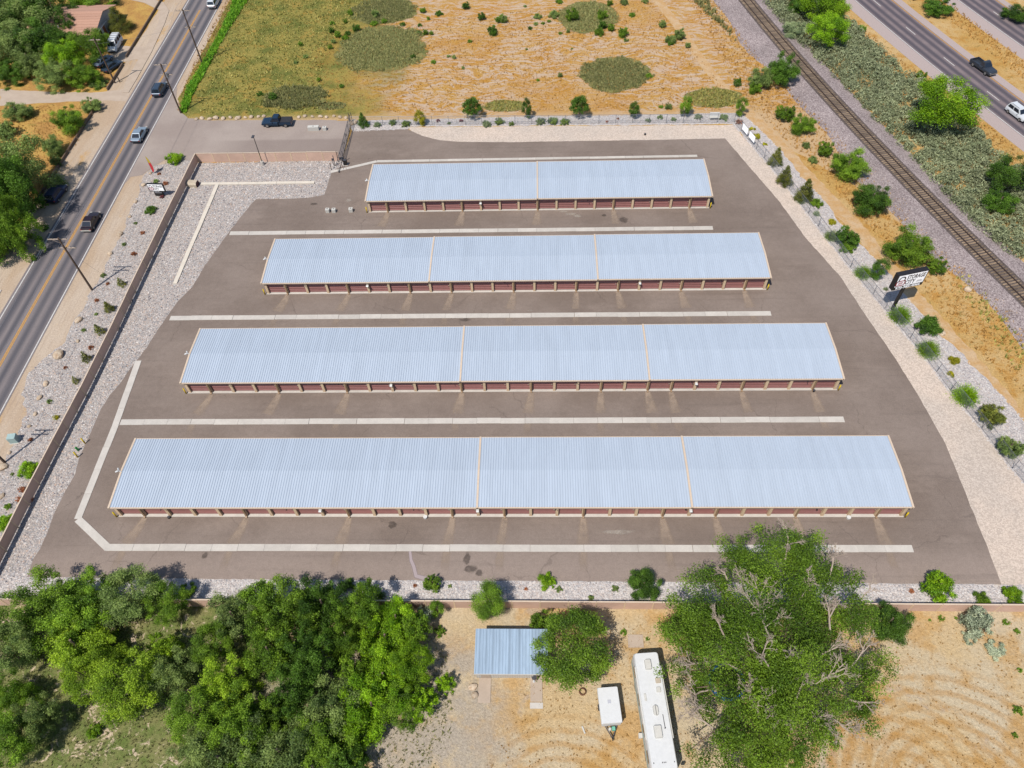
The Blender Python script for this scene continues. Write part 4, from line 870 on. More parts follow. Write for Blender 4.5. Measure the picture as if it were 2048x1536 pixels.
# small white trailer
tl = thing('camper_trailer', 'small white box trailer with a green tongue parked beside the motorhome', 'trailer', (56.45, -21.3, 0), R(184.5))
MB().loft([rrect(-.92, .92, -1.6, 1.6, .06, .5), rrect(-.95, .95, -1.62, 1.62, .08, .9), rrect(-.95, .95, -1.62, 1.62, .08, 1.72)]).build('body', M['white'], tl); MB().loft([rrect(-1.02, 1.02, -1.68, 1.68, .1, 1.722), rrect(-.98, .98, -1.64, 1.64, .12, 1.84)]).build('lid', M['white'], tl)
MB().box(-.16, .16, -.45, -.13, 1.842, 1.87).build('vent', M['grey_wall'], tl)
for sg in (-1, 1): MB().obox((sg*.55, 1.6), (0, 2.75), .09, .42, .52).build('tongue_bar', M['darkgrey'], tl); wh = inst('wheel', WHEEL['t'], tl, (sg*.9, -.2, .3), (0, 0, 0), (1, .9, .9)); inst('rim', WHEEL['r'], wh)
MB().box(-.34, -.02, 1.75, 2.1, .525, .85).build('battery_box', M['teal'], tl); MB().tube((.17, 1.95, .525), (.17, 1.95, .95), .15, .15, 10).tube((.17, 1.95, .95), (.17, 1.95, 1.05), .15, .06, 10).build('gas_bottle', M['offwhite'], tl); MB().box(-.05, .05, 2.7, 2.95, .42, .52).tube((0, 2.65, 0), (0, 2.65, .9), .035, .035, 6).build('hitch', M['black'], tl)
wh = inst('wheel', WHEEL['t'], tl, (0, -1.82, .8), (0, 0, R(90))); wh.name = 'spare_wheel'; inst('rim', WHEEL['r'], wh)
# ------------------------------------------------------------------ shed, house
sh = thing('shed', 'small pale shed with a blue-white ribbed metal roof beside the trees', 'shed', (43.3, -18.3, 0))
MB().box(0, 5.75, 0, 3.85, 0, 2.35).build('wall', M['shed_wall'], sh)
for i in range(24): MB().box(.02+i*.24, .05+i*.24, -.02, -.002, 0, 2.34).build('siding_rib', M['shed_wall'], sh)
SR = {}
rp = MB(); 
for (xa, za), (xb, zb) in zip([(0, 0), (.08, 0), (.1, .035), (.14, .035), (.16, 0), (.3333, 0)], [(.08, 0), (.1, .035), (.14, .035), (.16, 0), (.3333, 0)]): rp.poly([(xa, -.35, 2.42+za), (xb, -.35, 2.42+zb), (xb, 4.05, 2.78+zb), (xa, 4.05, 2.78+za)])
rp = rp.mesh('roof_panel', M['shed_roof'])
for i in range(22): inst('roof_panel', rp, sh, (-.12+i*.3333, 0, 0))
MB().box(-.12, 7.22, -.4, -.34, 2.28, 2.42).build('fascia', M['shed_wall'], sh)
MB().box(.45, 1.45, -.05, -.02, .02, 2.0).build('door', M['tan_concrete'], sh); dd = MB().box(2.3, 2.95, -.05, -.02, 1.2, 1.9).build('window', M['white'], sh); MB().box(2.36, 2.6, -.06, -.051, 1.26, 1.84).box(2.65, 2.89, -.06, -.051, 1.26, 1.84).build('pane', M['glass'], dd)
for x in (6.1, 7.1): MB().box(x-.06, x+.06, -.25, -.13, 0, 2.4).build('porch_post', M['wood'], sh)
MB().box(5.76, 7.2, 3.7, 3.85, 0, 2.5).build('back_screen', M['wood'], sh)
def slab(label, x0, x1, y0, y1, mat, z=.07): o = MB().box(x0, x1, y0, y1, -.02, z).build('concrete_slab', M[mat]); return tag(o, label, 'slab')
slab('pale concrete slab in front of the shed door', 43.5, 44.75, -20.75, -18.35, 'tan_concrete'); slab('grey concrete walk in front of the shed porch', 48.75, 49.95, -20.6, -18.2, 'tan_concrete'); slab('short stepping slab at the end of the shed walk', 48.7, 50.0, -21.25, -20.68, 'concrete'); 
q = G(1272, 1282); o = slab('square concrete pad on the sand behind the motorhome', q.x-.85, q.x+.75, q.y-.7, q.y+.65, 'tan_concrete'); o['label'] = 'square concrete pad on the sand behind the motorhome'
q = G(1165, 1384); b = MB(); b.loft([[(r*math.cos(i*.5236), r*math.sin(i*.5236), z) for i in range(12)] for r, z in ((.3, 0), (.38, .06), (.38, .2), (.3, .26), (.27, .2), (.27, .06))], False); tag(b.build('fire_ring', M['rust'], None, False, (q.x, q.y, 0)), 'rusty round fire ring on the sand below the tree by the shed', 'fire ring')
q = G(1068, 1357); gb = thing('garden_figure', 'small dark and white potted ornament by the shed porch walk', 'ornament', (q.x, q.y, .07)); MB().tube((0, 0, 0), (0, 0, .5), .22, .26, 8).build('pot', M['darkgrey'], gb); MB().tube((0, -.3, 0), (0, -.3, .35), .14, .05, 7).build('cone', M['white'], gb)
q = G(1164, 1453); tag(MB().obox((0, 0), (.25, -.65), .14, 0, .1).build('plank', M['offwhite'], None, False, (q.x, q.y, 0)), 'short pale plank lying on the orange grass of the yard', 'plank')
q = G(1280, 1473); bx = thing('white_box', 'small white box standing beside the motorhome', 'box', (q.x, q.y, 0)); MB().box(-.15, .15, -.2, .2, 0, .4).build('crate', M['white'], bx); MB().box(-.17, .17, -.22, .22, .4, .44).build('lid', M['offwhite'], bx)
# blue pool and board half under the big tree
q = G(1452, 1366); pl = thing('paddling_pool', 'blue round pool half hidden under the big tree', 'pool', (q.x, q.y, 0))
b = MB(); b.loft([[(r*math.cos(i*.2618), r*math.sin(i*.2618), z) for i in range(24)] for r, z in ((1.75, 0), (1.85, .3), (1.8, .62), (1.68, .65), (1.6, .55), (1.55, .1))], False); b.build('rim', M['blue_vinyl'], pl); MB().poly([(1.56*math.cos(i*.2618), 1.56*math.sin(i*.2618), .38) for i in range(24)]).build('water', M['glass'], pl)
q = G(1432, 1372, .7); wb = thing('wooden_board', 'brown and tan wooden board leaning by the blue pool', 'board', (q.x, q.y, .66)); MB().box(-.28, .0, -.55, .55, 0, .06).build('plank', M['beige'], wb); MB().box(.02, .34, -.5, .55, 0, .07).build('plank', M['brown_board'], wb)
# house at top left
hs = thing('house', 'house with a brown shingle roof and pale grey siding beyond the road', 'house', (-57, 110.4, 0))
MB().box(.4, 14.6, .4, 12.4, 0, 2.75).loft([[(x, .4, 2.7), (x, 12.4, 2.7), (x, 6.6, 4.25)] for x in (.4, 14.6)]).build('wall', M['grey_wall'], hs)
rw_ = 9
for s, (ya, za, yb_, zb_) in enumerate(((-.2, 2.72, 6.6, 4.42), (13.0, 2.72, 6.6, 4.42))):
    for i in range(rw_):
        k0, k1 = i/rw_, (i+1.03)/rw_; y0, y1 = ya+(yb_-ya)*k0, ya+(yb_-ya)*min(1, k1); z0, z1 = za+(zb_-za)*k0+.05, za+(zb_-za)*min(1, k1)
        MB().loft([[(x, y0, z0-.04), (x, y0, z0+.04), (x, y1, z1+.04), (x, y1, z1-.04)] for x in (-.1, 15.15)]).build('shingle_course', M['shingle'], hs)
MB().box(15.05, 15.2, -.25, 6.5, 2.5, 2.62).build('gutter', M['white'], hs)
ac = MB().box(3.0, 4.4, 3.4, 4.6, 3.4, 4.55).build('roof_cooler', M['beige'], hs); MB().box(2.95, 4.45, 3.35, 4.65, 4.56, 4.66).build('lid', M['offwhite'], ac)
MB().tube((6.8, 2.2, 3.0), (6.8, 2.2, 3.75), .16, .16, 8).build('vent_pipe', M['white'], hs)
MB().tube((4.8, 6.0, 4.2), (4.3, 7.5, 7.2), .05, .04, 6).build('mast', M['wood'], hs)
for y, z in ((2.2, 1.0), (8.8, 1.1)): wd = MB().box(14.6, 14.66, y, y+1.5, z, z+1.2).build('window', M['white'], hs); MB().box(14.661, 14.68, y+.08, y+1.42, z+.08, z+1.12).build('pane', M['glass'], wd)
MB().box(14.6, 14.66, 4.6, 5.6, 0, 2.1).build('door', M['brown_board'], hs)
# ------------------------------------------------------------------ signs
def text(body, size, parent, loc, mat, name='lettering', bold=0., sx=1., fit=None):
    c = bpy.data.curves.new('t', 'FONT'); c.body = body; c.size = size; c.extrude = .006; c.offset = bold; c.align_x = 'LEFT'; c.align_y = 'BOTTOM_BASELINE'; c.resolution_u = 2
    o = bpy.data.objects.new('t', c); COL.objects.link(o); dg = bpy.context.evaluated_depsgraph_get(); me = bpy.data.meshes.new_from_object(o.evaluated_get(dg)); bpy.data.objects.remove(o); me.name = name; sx = fit/max(v.co.x for v in me.vertices) if fit else sx; me.materials.clear(); me.materials.append(mat)
    return inst(name, me, parent, loc, (R(90), 0, 0), (sx, 1, 1))
def padlock(parent, x, z, s, yy):    # outlined padlock emblem: shackle above a rounded body with a keyhole mark
    def band(pts, wd, nm, mat, closed=False):
        b = MB(); n_ = len(pts)
        for i in range(n_ if closed else n_-1):
            p, q = Vector(pts[i]), Vector(pts[(i+1) % n_]); d = (q-p).normalized(); nn = Vector((-d.y, d.x))*wd/2; p = p-d*wd*.3; q = q+d*wd*.3
            b.hexa([(x+(c.x)*s, yy-.012, z+c.y*s) for c in (p-nn, q-nn, q+nn, p+nn)], [(x+(c.x)*s, yy, z+c.y*s) for c in (p-nn, q-nn, q+nn, p+nn)])
        b.build(nm, mat, parent)
    A = lambda cx, cy, r, a0, a1, n=8: [(cx+r*math.cos(R(a0+(a1-a0)*i/n)), cy+r*math.sin(R(a0+(a1-a0)*i/n))) for i in range(n+1)]
    band([(-.27, .5)]+A(0, .74, .27, 180, 0)+[(.27, .5)], .1, 'padlock_shackle', M['black'])
    band(A(-.28, .12, .12, 180, 270, 3)+A(.28, .12, .12, 270, 360, 3)+A(.28, .42, .12, 0, 90, 3)+A(-.28, .42, .12, 90, 180, 3), .1, 'padlock_body', M['red_paint'], True)
    band([(-.2, .34), (.2, .34)], .07, 'padlock_mark', M['red_paint']); band([(.2, .2), (-.2, .2)], .07, 'padlock_mark', M['red_paint'])
sg = thing('pylon_sign', 'tall double-faced sign with a padlock emblem and STORAGE CITY on one dark post', 'sign', (99.82, 32.56, 0), R(14.8))
MB().box(-.17, .17, -.05, .29, 0, 4.7).build('post', M['black'], sg)
MB().box(-2.25, 2.25, -.32, .42, 4.7, 7.45).build('cabinet', M['black'], sg)
MB().box(-2.1, 2.1, -.345, -.322, 5.3, 7.32).build('sign_face', M['sign_white'], sg); MB().box(-2.1, 2.1, .422, .445, 5.3, 7.32).build('sign_face', M['sign_white'], sg)
padlock(sg, -1.45, 5.5, 1.55, -.35); text('STORAGE', 1.06, sg, (-.75, -.352, 6.42), M['black'], bold=.022, fit=2.68); text('CITY', 1.06, sg, (-.75, -.352, 5.5), M['black'], bold=.022, fit=1.5); text('970-985-4066', .62, sg, (-1.85, -.345, 4.79), M['sign_white'], 'phone_number', .012, fit=3.7)
MB().box(1.0, 1.85, -.352, -.346, 5.62, 5.68).box(1.05, 1.8, -.352, -.346, 5.8, 5.86).build('small_print', M['darkgrey'], sg)
s2 = thing('entrance_sign', 'small dark-framed sign with padlock emblem and STORAGE CITY behind the tan wall', 'sign', (-13.75, 60.35, 0), R(-4))
MB().box(-1.38, 1.38, -.14, .14, 1.0, 2.55).build('cabinet', M['black'], s2); MB().box(-1.27, 1.27, -.165, -.142, 1.22, 2.45).build('sign_face', M['sign_white'], s2); MB().box(-.75, .75, -.12, .12, .1, .98).build('base', M['black'], s2); MB().box(-.6, .6, -.13, -.121, .72, .8).build('rule', M['grey_wall'], s2)
padlock(s2, -.85, 1.36, .9, -.17); text('STORAGE', .6, s2, (-.44, -.17, 1.9), M['black'], bold=.012, fit=1.62); text('CITY', .6, s2, (-.44, -.17, 1.36), M['black'], bold=.012, fit=.9); text('970-985-4066', .2, s2, (-.8, -.145, 1.03), M['sign_white'], 'phone_number')
ff = thing('feather_flag', 'tall red feather flag with a yellow tip at the corner of the entrance drive', 'flag', tuple(G(306.5, 346.5)), R(-20))
MB().tube((0, 0, 0), (0, 0, 3.4), .03, .02, 6).build('pole', M['steel'], ff); b = MB(); pr = [(0.25, .16), (.8, .55), (1.5, .62), (2.2, .55)]
b.loft([[(.03, -.01, z), (.03+w_, -.01, z), (.03+w_, .01, z), (.03, .01, z)] for z, w_ in pr]); b.build('banner', M['red_cloth'], ff); b = MB(); b.loft([[(.03, -.01, z), (.03+w_, -.01, z), (.03+w_, .01, z), (.03, .01, z)] for z, w_ in ((2.2, .55), (2.8, .42), (3.2, .22), (3.45, .03))]); b.build('banner_tip', M['yellow_cloth'], ff)
for i, (px, py) in enumerate(((1481, 261), (1495, 277))):
    q = G(px, py, 1.0); d = (Vector(FENCE_E[1])-Vector(FENCE_E[0])).normalized(); f0 = Vector(FENCE_E[0]); tt = (Vector((q.x, q.y))-f0).dot(d); c = f0+d*tt
    o = thing('fence_sign', 'white sign board hung on the east fence, %s the north corner' % ('nearest' if i == 0 else 'second from'), 'sign', (c.x-.12*d.y*-1*-1-.1, c.y, .55), math.atan2(d.y, d.x), 'white boards on the east fence')
    MB().box(-.95, .95, -.05, -.02, 0, 1.15).build('board', M['sign_white'], o); MB().box(-.97, .97, -.02, .0, -.02, 1.17).build('backing', M['offwhite'], o)
q = G(1428, 238); bn = thing('bench', 'small white bench with a pinkish seat between two round shrubs on the north bed', 'bench', (q.x, q.y, 0)); MB().box(-.85, .85, .2, .34, .5, 1.15).build('backrest', M['white'], bn); MB().box(-.9, .9, -.4, .22, .42, .5).build('seat', M['offwhite'], bn)
for x in (-.75, .75): MB().box(x-.06, x+.06, -.35, .3, 0, .42).build('leg', M['offwhite'], bn)
# ------------------------------------------------------------------ poles, lamp, small fittings
def pole(label, x, y, h, arms, lean=(0, 0), extra=0):
    t = thing('utility_pole', label, 'utility pole', (x, y, 0), group='wooden utility poles along the road'); MB().tube((0, 0, 0), (lean[0], lean[1], h), .17, .12, 8).build('pole', M['pole_wood'], t)
    for z, hw, ox in arms:
        b = MB().box(ox-hw, ox+hw, .13, .25, z-.07, z+.07); a = b.build('crossarm', M['dead'], t)
        for k in (-.9, -.45, .45, .9): MB().tube((ox+hw*k, .19, z+.07), (ox+hw*k, .19, z+.26), .05, .03, 6).build('insulator', M['darkgrey'], a)
        MB().tube((ox-hw*.6, .14, z), (ox*.2, .14, z-.8), .02, .02, 4).tube((ox+hw*.6, .14, z), (ox*.2, .14, z-.8), .02, .02, 4).build('brace', M['dead'], t)
    if extra: MB().tube((.32, 0, h-2.6), (.32, 0, h-1.7), .22, .22, 10).build('transformer', M['steel'], t)
    return t
PA = pole('utility pole with two pale crossarms beside the tan wall, opposite the river rock bed', -17.31, 38.07, 10.2, ((9.8, 1.45, -.35), (8.2, 1.25, .25)))
PD = pole('utility pole at the left edge of the picture beside the small green cabinet', -17.3, 7.57, 10.0, ((9.6, 1.2, -.15), (8.3, 1.15, 0)))
PB = pole('utility pole with a transformer at the corner of the entrance drive', -17.46, 85.2, 9.8, ((9.5, 1.25, -.1), (7.6, 1.2, .1)), extra=1)
PC = pole('tall utility pole farthest up the road beside the bright green verge', -18.16, 102.9, 11.1, ((10.7, 1.4, -.1), (7.5, 1.1, .2)))
PW = pole('brown utility pole on the far side of the road rising out of the trees', -34.0, 96.26, 9.2, ((8.7, 1.0, 0),))
q = G(219, 152); stb = MB().tube((0, 0, 0), (0, 0, 1.1), .12, .11, 7); tag(stb.build('post', M['wood'], None, False, (-33.1, 96.5, 0)), 'short wooden stub post beside the brown pole beyond the road', 'post')
def wire(p, q, sag, lab, n=16):
    b = MB(); P_, Q_ = Vector(p), Vector(q); pts = [P_.lerp(Q_, i/n)-Vector((0, 0, sag*4*(i/n)*(1-i/n))) for i in range(n+1)]
    for a, c in zip(pts, pts[1:]): b.tube(a, c, .013, .013, 4, False)
    o = b.build('overhead_wire', M['steel']); tag(o, lab, 'wire', 'overhead wires between the road poles')
seq = [(-17.3, 7.57, 9.6), (-17.31, 38.07, 9.8), (-17.46, 85.2, 9.5), (-18.16, 102.9, 10.7)]
for dx, lo, wn in ((-1.5, 0, 'upper left'), (.9, 0, 'upper right'), (-.9, -1.5, 'lower')):
    for sp, a, c in zip(('leaving the bottom of the picture', 'beside the west rock bed', 'above the entrance corner', 'between the two far poles', 'leaving the top of the picture'), [(-17.3, -30, 9.6)]+seq, seq+[(-18.8, 150, 10.7)]): wire((a[0]+dx, a[1]+.2, a[2]+.25+lo), (c[0]+dx, c[1]+.2, c[2]+.25+lo), .45, '%s overhead wire on the span %s' % (wn, sp))
wire((-18.16, 103, 8.0), (-34, 96.3, 8.0), .4, 'thin overhead wire crossing the road to the brown pole beyond it')
q = G(203, 548); wire((-17.2, 38.2, 7.5), (q.x, q.y, .1), 0, 'guy wire from the pole with two crossarms down to the gravel verge')
lp = thing('lamp_post', 'slim dark lamp post on a concrete base behind the north tan wall', 'lamp post', (1.95, 68.6, 0)); MB().tube((0, 0, 0), (0, 0, .75), .3, .3, 12).build('base', M['concrete'], lp); MB().tube((0, 0, .75), (0, 0, 5.7), .075, .06, 8).build('pole', M['black'], lp); MB().box(-.2, .2, -.55, .15, 5.7, 5.85).build('lamp_head', M['darkgrey'], lp)
for (px, py), w_ in (((170.5, 887), 'upper'), ((156, 914.5), 'lower')):
    q = G(px, py); tag(MB().tube((0, 0, 0), (0, 0, 1.15), .09, .09, 10).tube((0, 0, 1.15), (0, 0, 1.2), .09, .04, 10).build('bollard', M['yellow'], None, True, (q.x, q.y, 0)), '%s of the two yellow bollards guarding the green hydrant' % w_, 'bollard', 'yellow guard bollards')
q = G(157, 901); hy_ = thing('fire_hydrant', 'small green fire hydrant between two yellow bollards on the rock bed', 'fire hydrant', (q.x, q.y, 0)); MB().tube((0, 0, 0), (0, 0, .62), .13, .12, 10).build('barrel', M['green_paint'], hy_); MB().tube((0, 0, .62), (0, 0, .8), .15, .06, 10).build('cap', M['green_paint'], hy_); MB().tube((-.26, 0, .45), (.26, 0, .45), .06, .06, 8).build('nozzle', M['green_paint'], hy_)
q = G(31, 882); ub = thing('utility_cabinet', 'pale green utility cabinet beside the road at the left edge', 'utility box', (q.x, q.y, 0), R(8)); MB().box(-.5, .5, -.4, .4, .05, 1.0).build('cabinet', M['box_green'], ub); MB().hexa([(-.53, -.43, 1.0), (.53, -.43, 1.0), (.53, .43, 1.0), (-.53, .43, 1.0)], [(-.5, -.4, 1.08), (.5, -.4, 1.08), (.5, .4, 1.13), (-.5, .4, 1.13)]).build('lid', M['box_green'], ub); MB().box(-.6, .6, -.5, .5, 0, .05).build('pad', M['concrete'], ub)
q = G(388, 371); cb = thing('tank_cover', 'beige box-shaped cover with a dark rounded end on the river rocks', 'utility cover', (q.x, q.y, 0), R(-4)); pr = [(-.62, 0), (.62, 0), (.62, .55), (.4, .85), (-.4, .85), (-.62, .55)]
MB().loft([[(x, y, z) for y, z in pr] for x in (-.95, .75)]).build('shell', M['beige'], cb); MB().loft([[(.751, y*.96, z*.96+.01) for y, z in pr], [(.84, y*.8, z*.8+.03) for y, z in pr]]).build('end_panel', M['maroon_end'], cb)
def cblock(px, py, sx, sy, sz, lab):
    q = G(px, py); t = thing('concrete_block', lab, 'concrete block', (q.x, q.y, .022), R(rnd.uniform(-4, 4)), 'loose grey concrete blocks on the asphalt'); MB().loft([rrect(-sx/2, sx/2, -sy/2, sy/2, .04, 0, 1), rrect(-sx/2, sx/2, -sy/2, sy/2, .04, sz, 1)]).build('block', M['offwhite'], t); MB().box(-.12, .12, -.03, .03, sz+.001, sz+.08).build('lifting_eye', M['darkgrey'], t)
cblock(656, 424, .62, .6, .6, 'grey concrete block, leftmost of the three in front of the farthest building'); cblock(668.5, 424, .62, .6, .6, 'grey concrete block, middle one of the three in front of the farthest building'); cblock(702.5, 423, .65, .6, .62, 'grey concrete block standing alone nearest the farthest building')
cblock(628, 260, 2.0, .7, .75, 'long grey concrete block on the entrance drive near the gate'); cblock(650, 260, .7, .65, .6, 'small grey concrete block at the end of the long block by the gate')
for px, py, l in ((851, 1036, 'white round bucket at the foot of the nearest building, left of its middle'), (1696, 1037, 'white round bucket at the foot of the nearest building, near its right end')):
    q = G(px, py); o = thing('bucket', l, 'bucket', (q.x, q.y, .022)); MB().tube((0, 0, 0), (0, 0, .3), .2, .24, 10).build('tub', M['white'], o); MB().tube((0, 0, .3), (0, 0, .33), .25, .25, 10).build('lid', M['white'], o)
for px, py, l in ((339, 1036, 'small black container at the foot of the nearest building near its left end'), (1627, 783, 'small black container at the foot of the second building near its right end'), (1290, 270, 'small dark object lying alone on the north crushed gravel')):
    q = G(px, py); o = thing('container', l, 'container', (q.x, q.y, .022)); MB().tube((0, 0, 0), (0, 0, .25), .16, .18, 8).build('tub', M['black'], o); MB().tube((0, 0, .25), (0, 0, .3), .19, .17, 8).build('lid', M['darkgrey'], o)
# boulders
def boulder_mesh(seed):
    bm = bmesh.new(); bmesh.ops.create_icosphere(bm, subdivisions=2, radius=1); r = random.Random(seed); ax = [Vector((r.gauss(0, 1), r.gauss(0, 1), r.gauss(0, 1))).normalized() for _ in range(7)]
    for v in bm.verts:
        k = 1.
        for i, a in enumerate(ax): k = min(k, (.72+.05*i)/max(.2, v.co.dot(a))) if v.co.dot(a) > .55 else k
        v.co *= k*r.uniform(.95, 1.05); v.co.z = v.co.z*.7+.3
    me = bpy.data.meshes.new('boulder'); bm.to_mesh(me); bm.free(); me.materials.append(M['boulder']); return me
BM = [boulder_mesh(i) for i in range(5)]
def boulder(px, py, s, lab, grp): q = G(px, py); tag(inst('boulder', BM[rnd.randrange(5)], None, (q.x, q.y, -.02), (0, 0, rnd.uniform(0, 6.3)), (s*rnd.uniform(.9, 1.2), s*rnd.uniform(.75, 1.), s*rnd.uniform(.7, .95))), lab, 'boulder', grp)
wb_ = [(317, 340, .38), (301, 347, .4), (296, 368, .28), (287, 371, .5), (271, 404, .55), (260, 434, .4), (241, 469, .6), (221, 508, .55), (205, 549, .45), (158, 641, .75), (156, 683, .4), (119, 711, .95), (92, 768, .6), (80, 796, .5), (71, 829, .38), (59, 853, .35), (19, 906, .4), (5, 936, .75), (4, 993, .5)]
for i, (a, b_, s) in enumerate(wb_): boulder(a, b_, s*.85, 'pale boulder on the rocks outside the west wall, %s counting down from the entrance' % ORD[i], 'boulders along the west rock bed')
nb = [(393, 239, .5), (404, 237, .6), (420, 239, .55), (432, 237, .7), (447, 238, .6), (461, 236, .55), (476, 237, .75), (491, 236, .5), (503, 235, .6), (517, 234, .5), (528, 233, .6), (598, 235, .5), (610, 233, .6), (625, 234, .5), (641, 234, .65), (653, 235, .55), (668, 233, .5), (680, 235, .6), (692, 236, .5), (707, 246, 1.1)]
for i, (a, b_, s) in enumerate(nb): boulder(a, b_, s*.8, 'tan boulder edging the north side of the entrance drive, %s from the road' % ORD[i], 'boulders along the entrance drive')
for a, b_, s, l in ((946, 1374, .45, 'pale rock beside the slab at the shed door'), (950, 1391, .4, 'white rock below the slab at the shed door'), (1883, 667, .5, 'pale rock in the orange grass by the railway bank'), (1934, 580, .6, 'whitish rock among weeds beside the ballast')): boulder(a, b_, s, l, 'loose rocks')
def banded(L, bands, fmt):          # labels that count along rows: (name of row, lower pixel limit)
    out = []; k = {}
    for q in sorted(L, key=lambda q: q[0]):
        b = next(n for n, lim in bands if q[1] < lim); k[b] = k.get(b, 0)+1; i = k[b]; out.append((q, fmt % (b, ORD[i-1] if i <= 20 else 'twenty-'+ORD[i-21])))
    return out
# ------------------------------------------------------------------ planting: north row
NT = [('cone', 'lf_dark', 724, 237, 23, 2.9, 'dark conical evergreen nearest the gate behind the north fence'), ('upright', 'lf_lime', 839, 233, 27, 2.9, 'yellow-green round-headed young tree, second from the gate behind the north fence'),
      ('round', 'lf_dark', 944, 216, 40, 3.7, 'broad dark green tree, third from the gate behind the north fence'), ('upright', 'lf_dark', 1053, 213, 22, 4.2, 'slim dark green tree, fourth from the gate behind the north fence'),
      ('round', 'lf_dark', 1159, 213, 40, 3.9, 'broad dark green tree in the middle of the north fence row, its crown almost round'), ('upright', 'lf_dark', 1268, 217, 25, 3.4, 'small dark green tree, third from the east corner of the north fence'),
      ('upright', 'lf_green', 1373, 209, 28, 4.3, 'tall upright green tree, second from the east corner of the north fence'), ('upright', 'lf_green', 1485, 209, 26, 3.8, 'upright green tree standing just outside the east corner of the north fence')]
for k, mk, x, y, w_, h, l in NT: plant(k, mk, x, y, w_, l, h=h, group='young trees behind the north fence')
NS = [(754.7, 249, 17), (786, 244, 18), (812, 247, 21), (973, 247, 21), (999, 242, 21), (1023, 247, 14), (1082, 242, 23), (1106, 241, 23), (1130, 243, 22), (1296, 240, 13), (1320, 234, 14), (1347, 238, 13), (1397, 233, 18), (1448, 234, 20)]
for i, (x, y, w_) in enumerate(NS): plant('bush', 'lf_olive' if i % 3 else 'lf_sage', x, y, w_, 'grey-green rounded shrub on the north rock bed, %s from the gate' % ORD[i], 'shrub', 'shrub', group='rounded shrubs on the north rock bed')
for x, y, w_, mk, l in ((876, 241, 10, 'lf_purple', 'small purple shrub on the north rock bed behind the first parked gap'), (898, 246, 9, 'lf_olive', 'small dull green shrub right of the purple one on the north rock bed'), (922, 241, 10, 'lf_purple', 'small brownish purple shrub left of the broad dark tree on the north bed'), (1236, 237, 7, 'lf_rust', 'tiny rusty plant on the north rock bed left of a small dark tree'), (1214, 243, 7, 'lf_rust', 'tiny rusty plant low on the north rock bed'), (1479, 243, 16, 'lf_rust', 'dry reddish shrub at the east corner of the fences')): plant('bush', mk, x, y, w_, l, 'shrub', 'shrub')
# east bed
ES = [('spread', 'lf_lime', 1503, 257.6, 17, 'low yellow-green juniper behind the nearest fence board'), ('spread', 'lf_lime', 1512, 272, 24, 'wide low yellow-green juniper beside the second fence board'), ('spread', 'lf_lime', 1530, 288, 13, 'small low yellow-green juniper below the fence boards'),
      ('cone', 'lf_conifer', 1555, 309, 26, 'dark egg-shaped conifer, topmost in the east rock bed'), ('cone', 'lf_conifer', 1573, 347, 29, 'olive conifer with pale gaps, second from the top of the east bed'), ('cone', 'lf_conifer', 1614, 376, 34, 'large olive conifer, third from the top of the east bed'),
      ('dome', 'lf_sage', 1602, 401, 17, 'blue-grey round shrub at the fence below the third conifer'), ('bush', 'lf_green', 1633, 405, 25, 'bright green pointed shrub right of the third conifer'), ('dome', 'lf_sage', 1634, 427, 15, 'small sage round shrub in the east bed below the pointed one'), ('spread', 'lf_lime', 1665, 444, 23, 'low yellow-green juniper in the upper middle of the east bed'),
      ('dome', 'lf_olive', 1664, 470, 28, 'rounded olive shrub at the fence left of the dark leafy tree'), ('wild', 'lf_dark', 1698, 466, 43, 'dark leafy small tree in the middle of the east bed'), ('bush', 'lf_green', 1696, 495, 30, 'green shrub at the foot of the dark leafy tree'), ('upright', 'lf_dark', 1764, 533, 32, 'upright dark green tree with a purple base left of the pylon sign'),
      ('dome', 'lf_green', 1727, 543, 34, 'round grassy shrub at the fence left of the pylon sign'), ('dome', 'lf_green', 1803, 629, 44, 'large round grassy shrub at the foot of the pylon sign'), ('bush', 'lf_dark', 1856, 651, 52, 'large dark round shrub below the pylon sign'), ('dome', 'lf_green', 1860, 698, 44, 'round grassy shrub at the fence below the large dark one'),
      ('spread', 'lf_lime', 1908, 721, 30, 'long yellow-green juniper in the lower east bed'), ('spread', 'lf_lime', 1902, 748, 20, 'small spiky yellow-green juniper in the lower east bed'), ('dome', 'lf_bright', 1932, 788, 50, 'large bright grassy shrub half behind the fence in the lower east bed'), ('wild', 'lf_conifer', 1988, 824, 48, 'spiky dark green shrub in the lower east bed'), ('wild', 'lf_olive', 2025, 888, 46, 'brownish green shrub at the fence near the right edge'), ('dome', 'lf_sage', 1772, 578, 11, 'tiny sage tuft beside the sign shadow')]
for k, mk, x, y, w_, l in ES: plant(k, mk, x, y, w_*1.12, l, 'shrub' if k not in ('upright', 'cone') else None, 'shrub' if k not in ('upright', 'cone') else None, group='plants in the east rock bed')
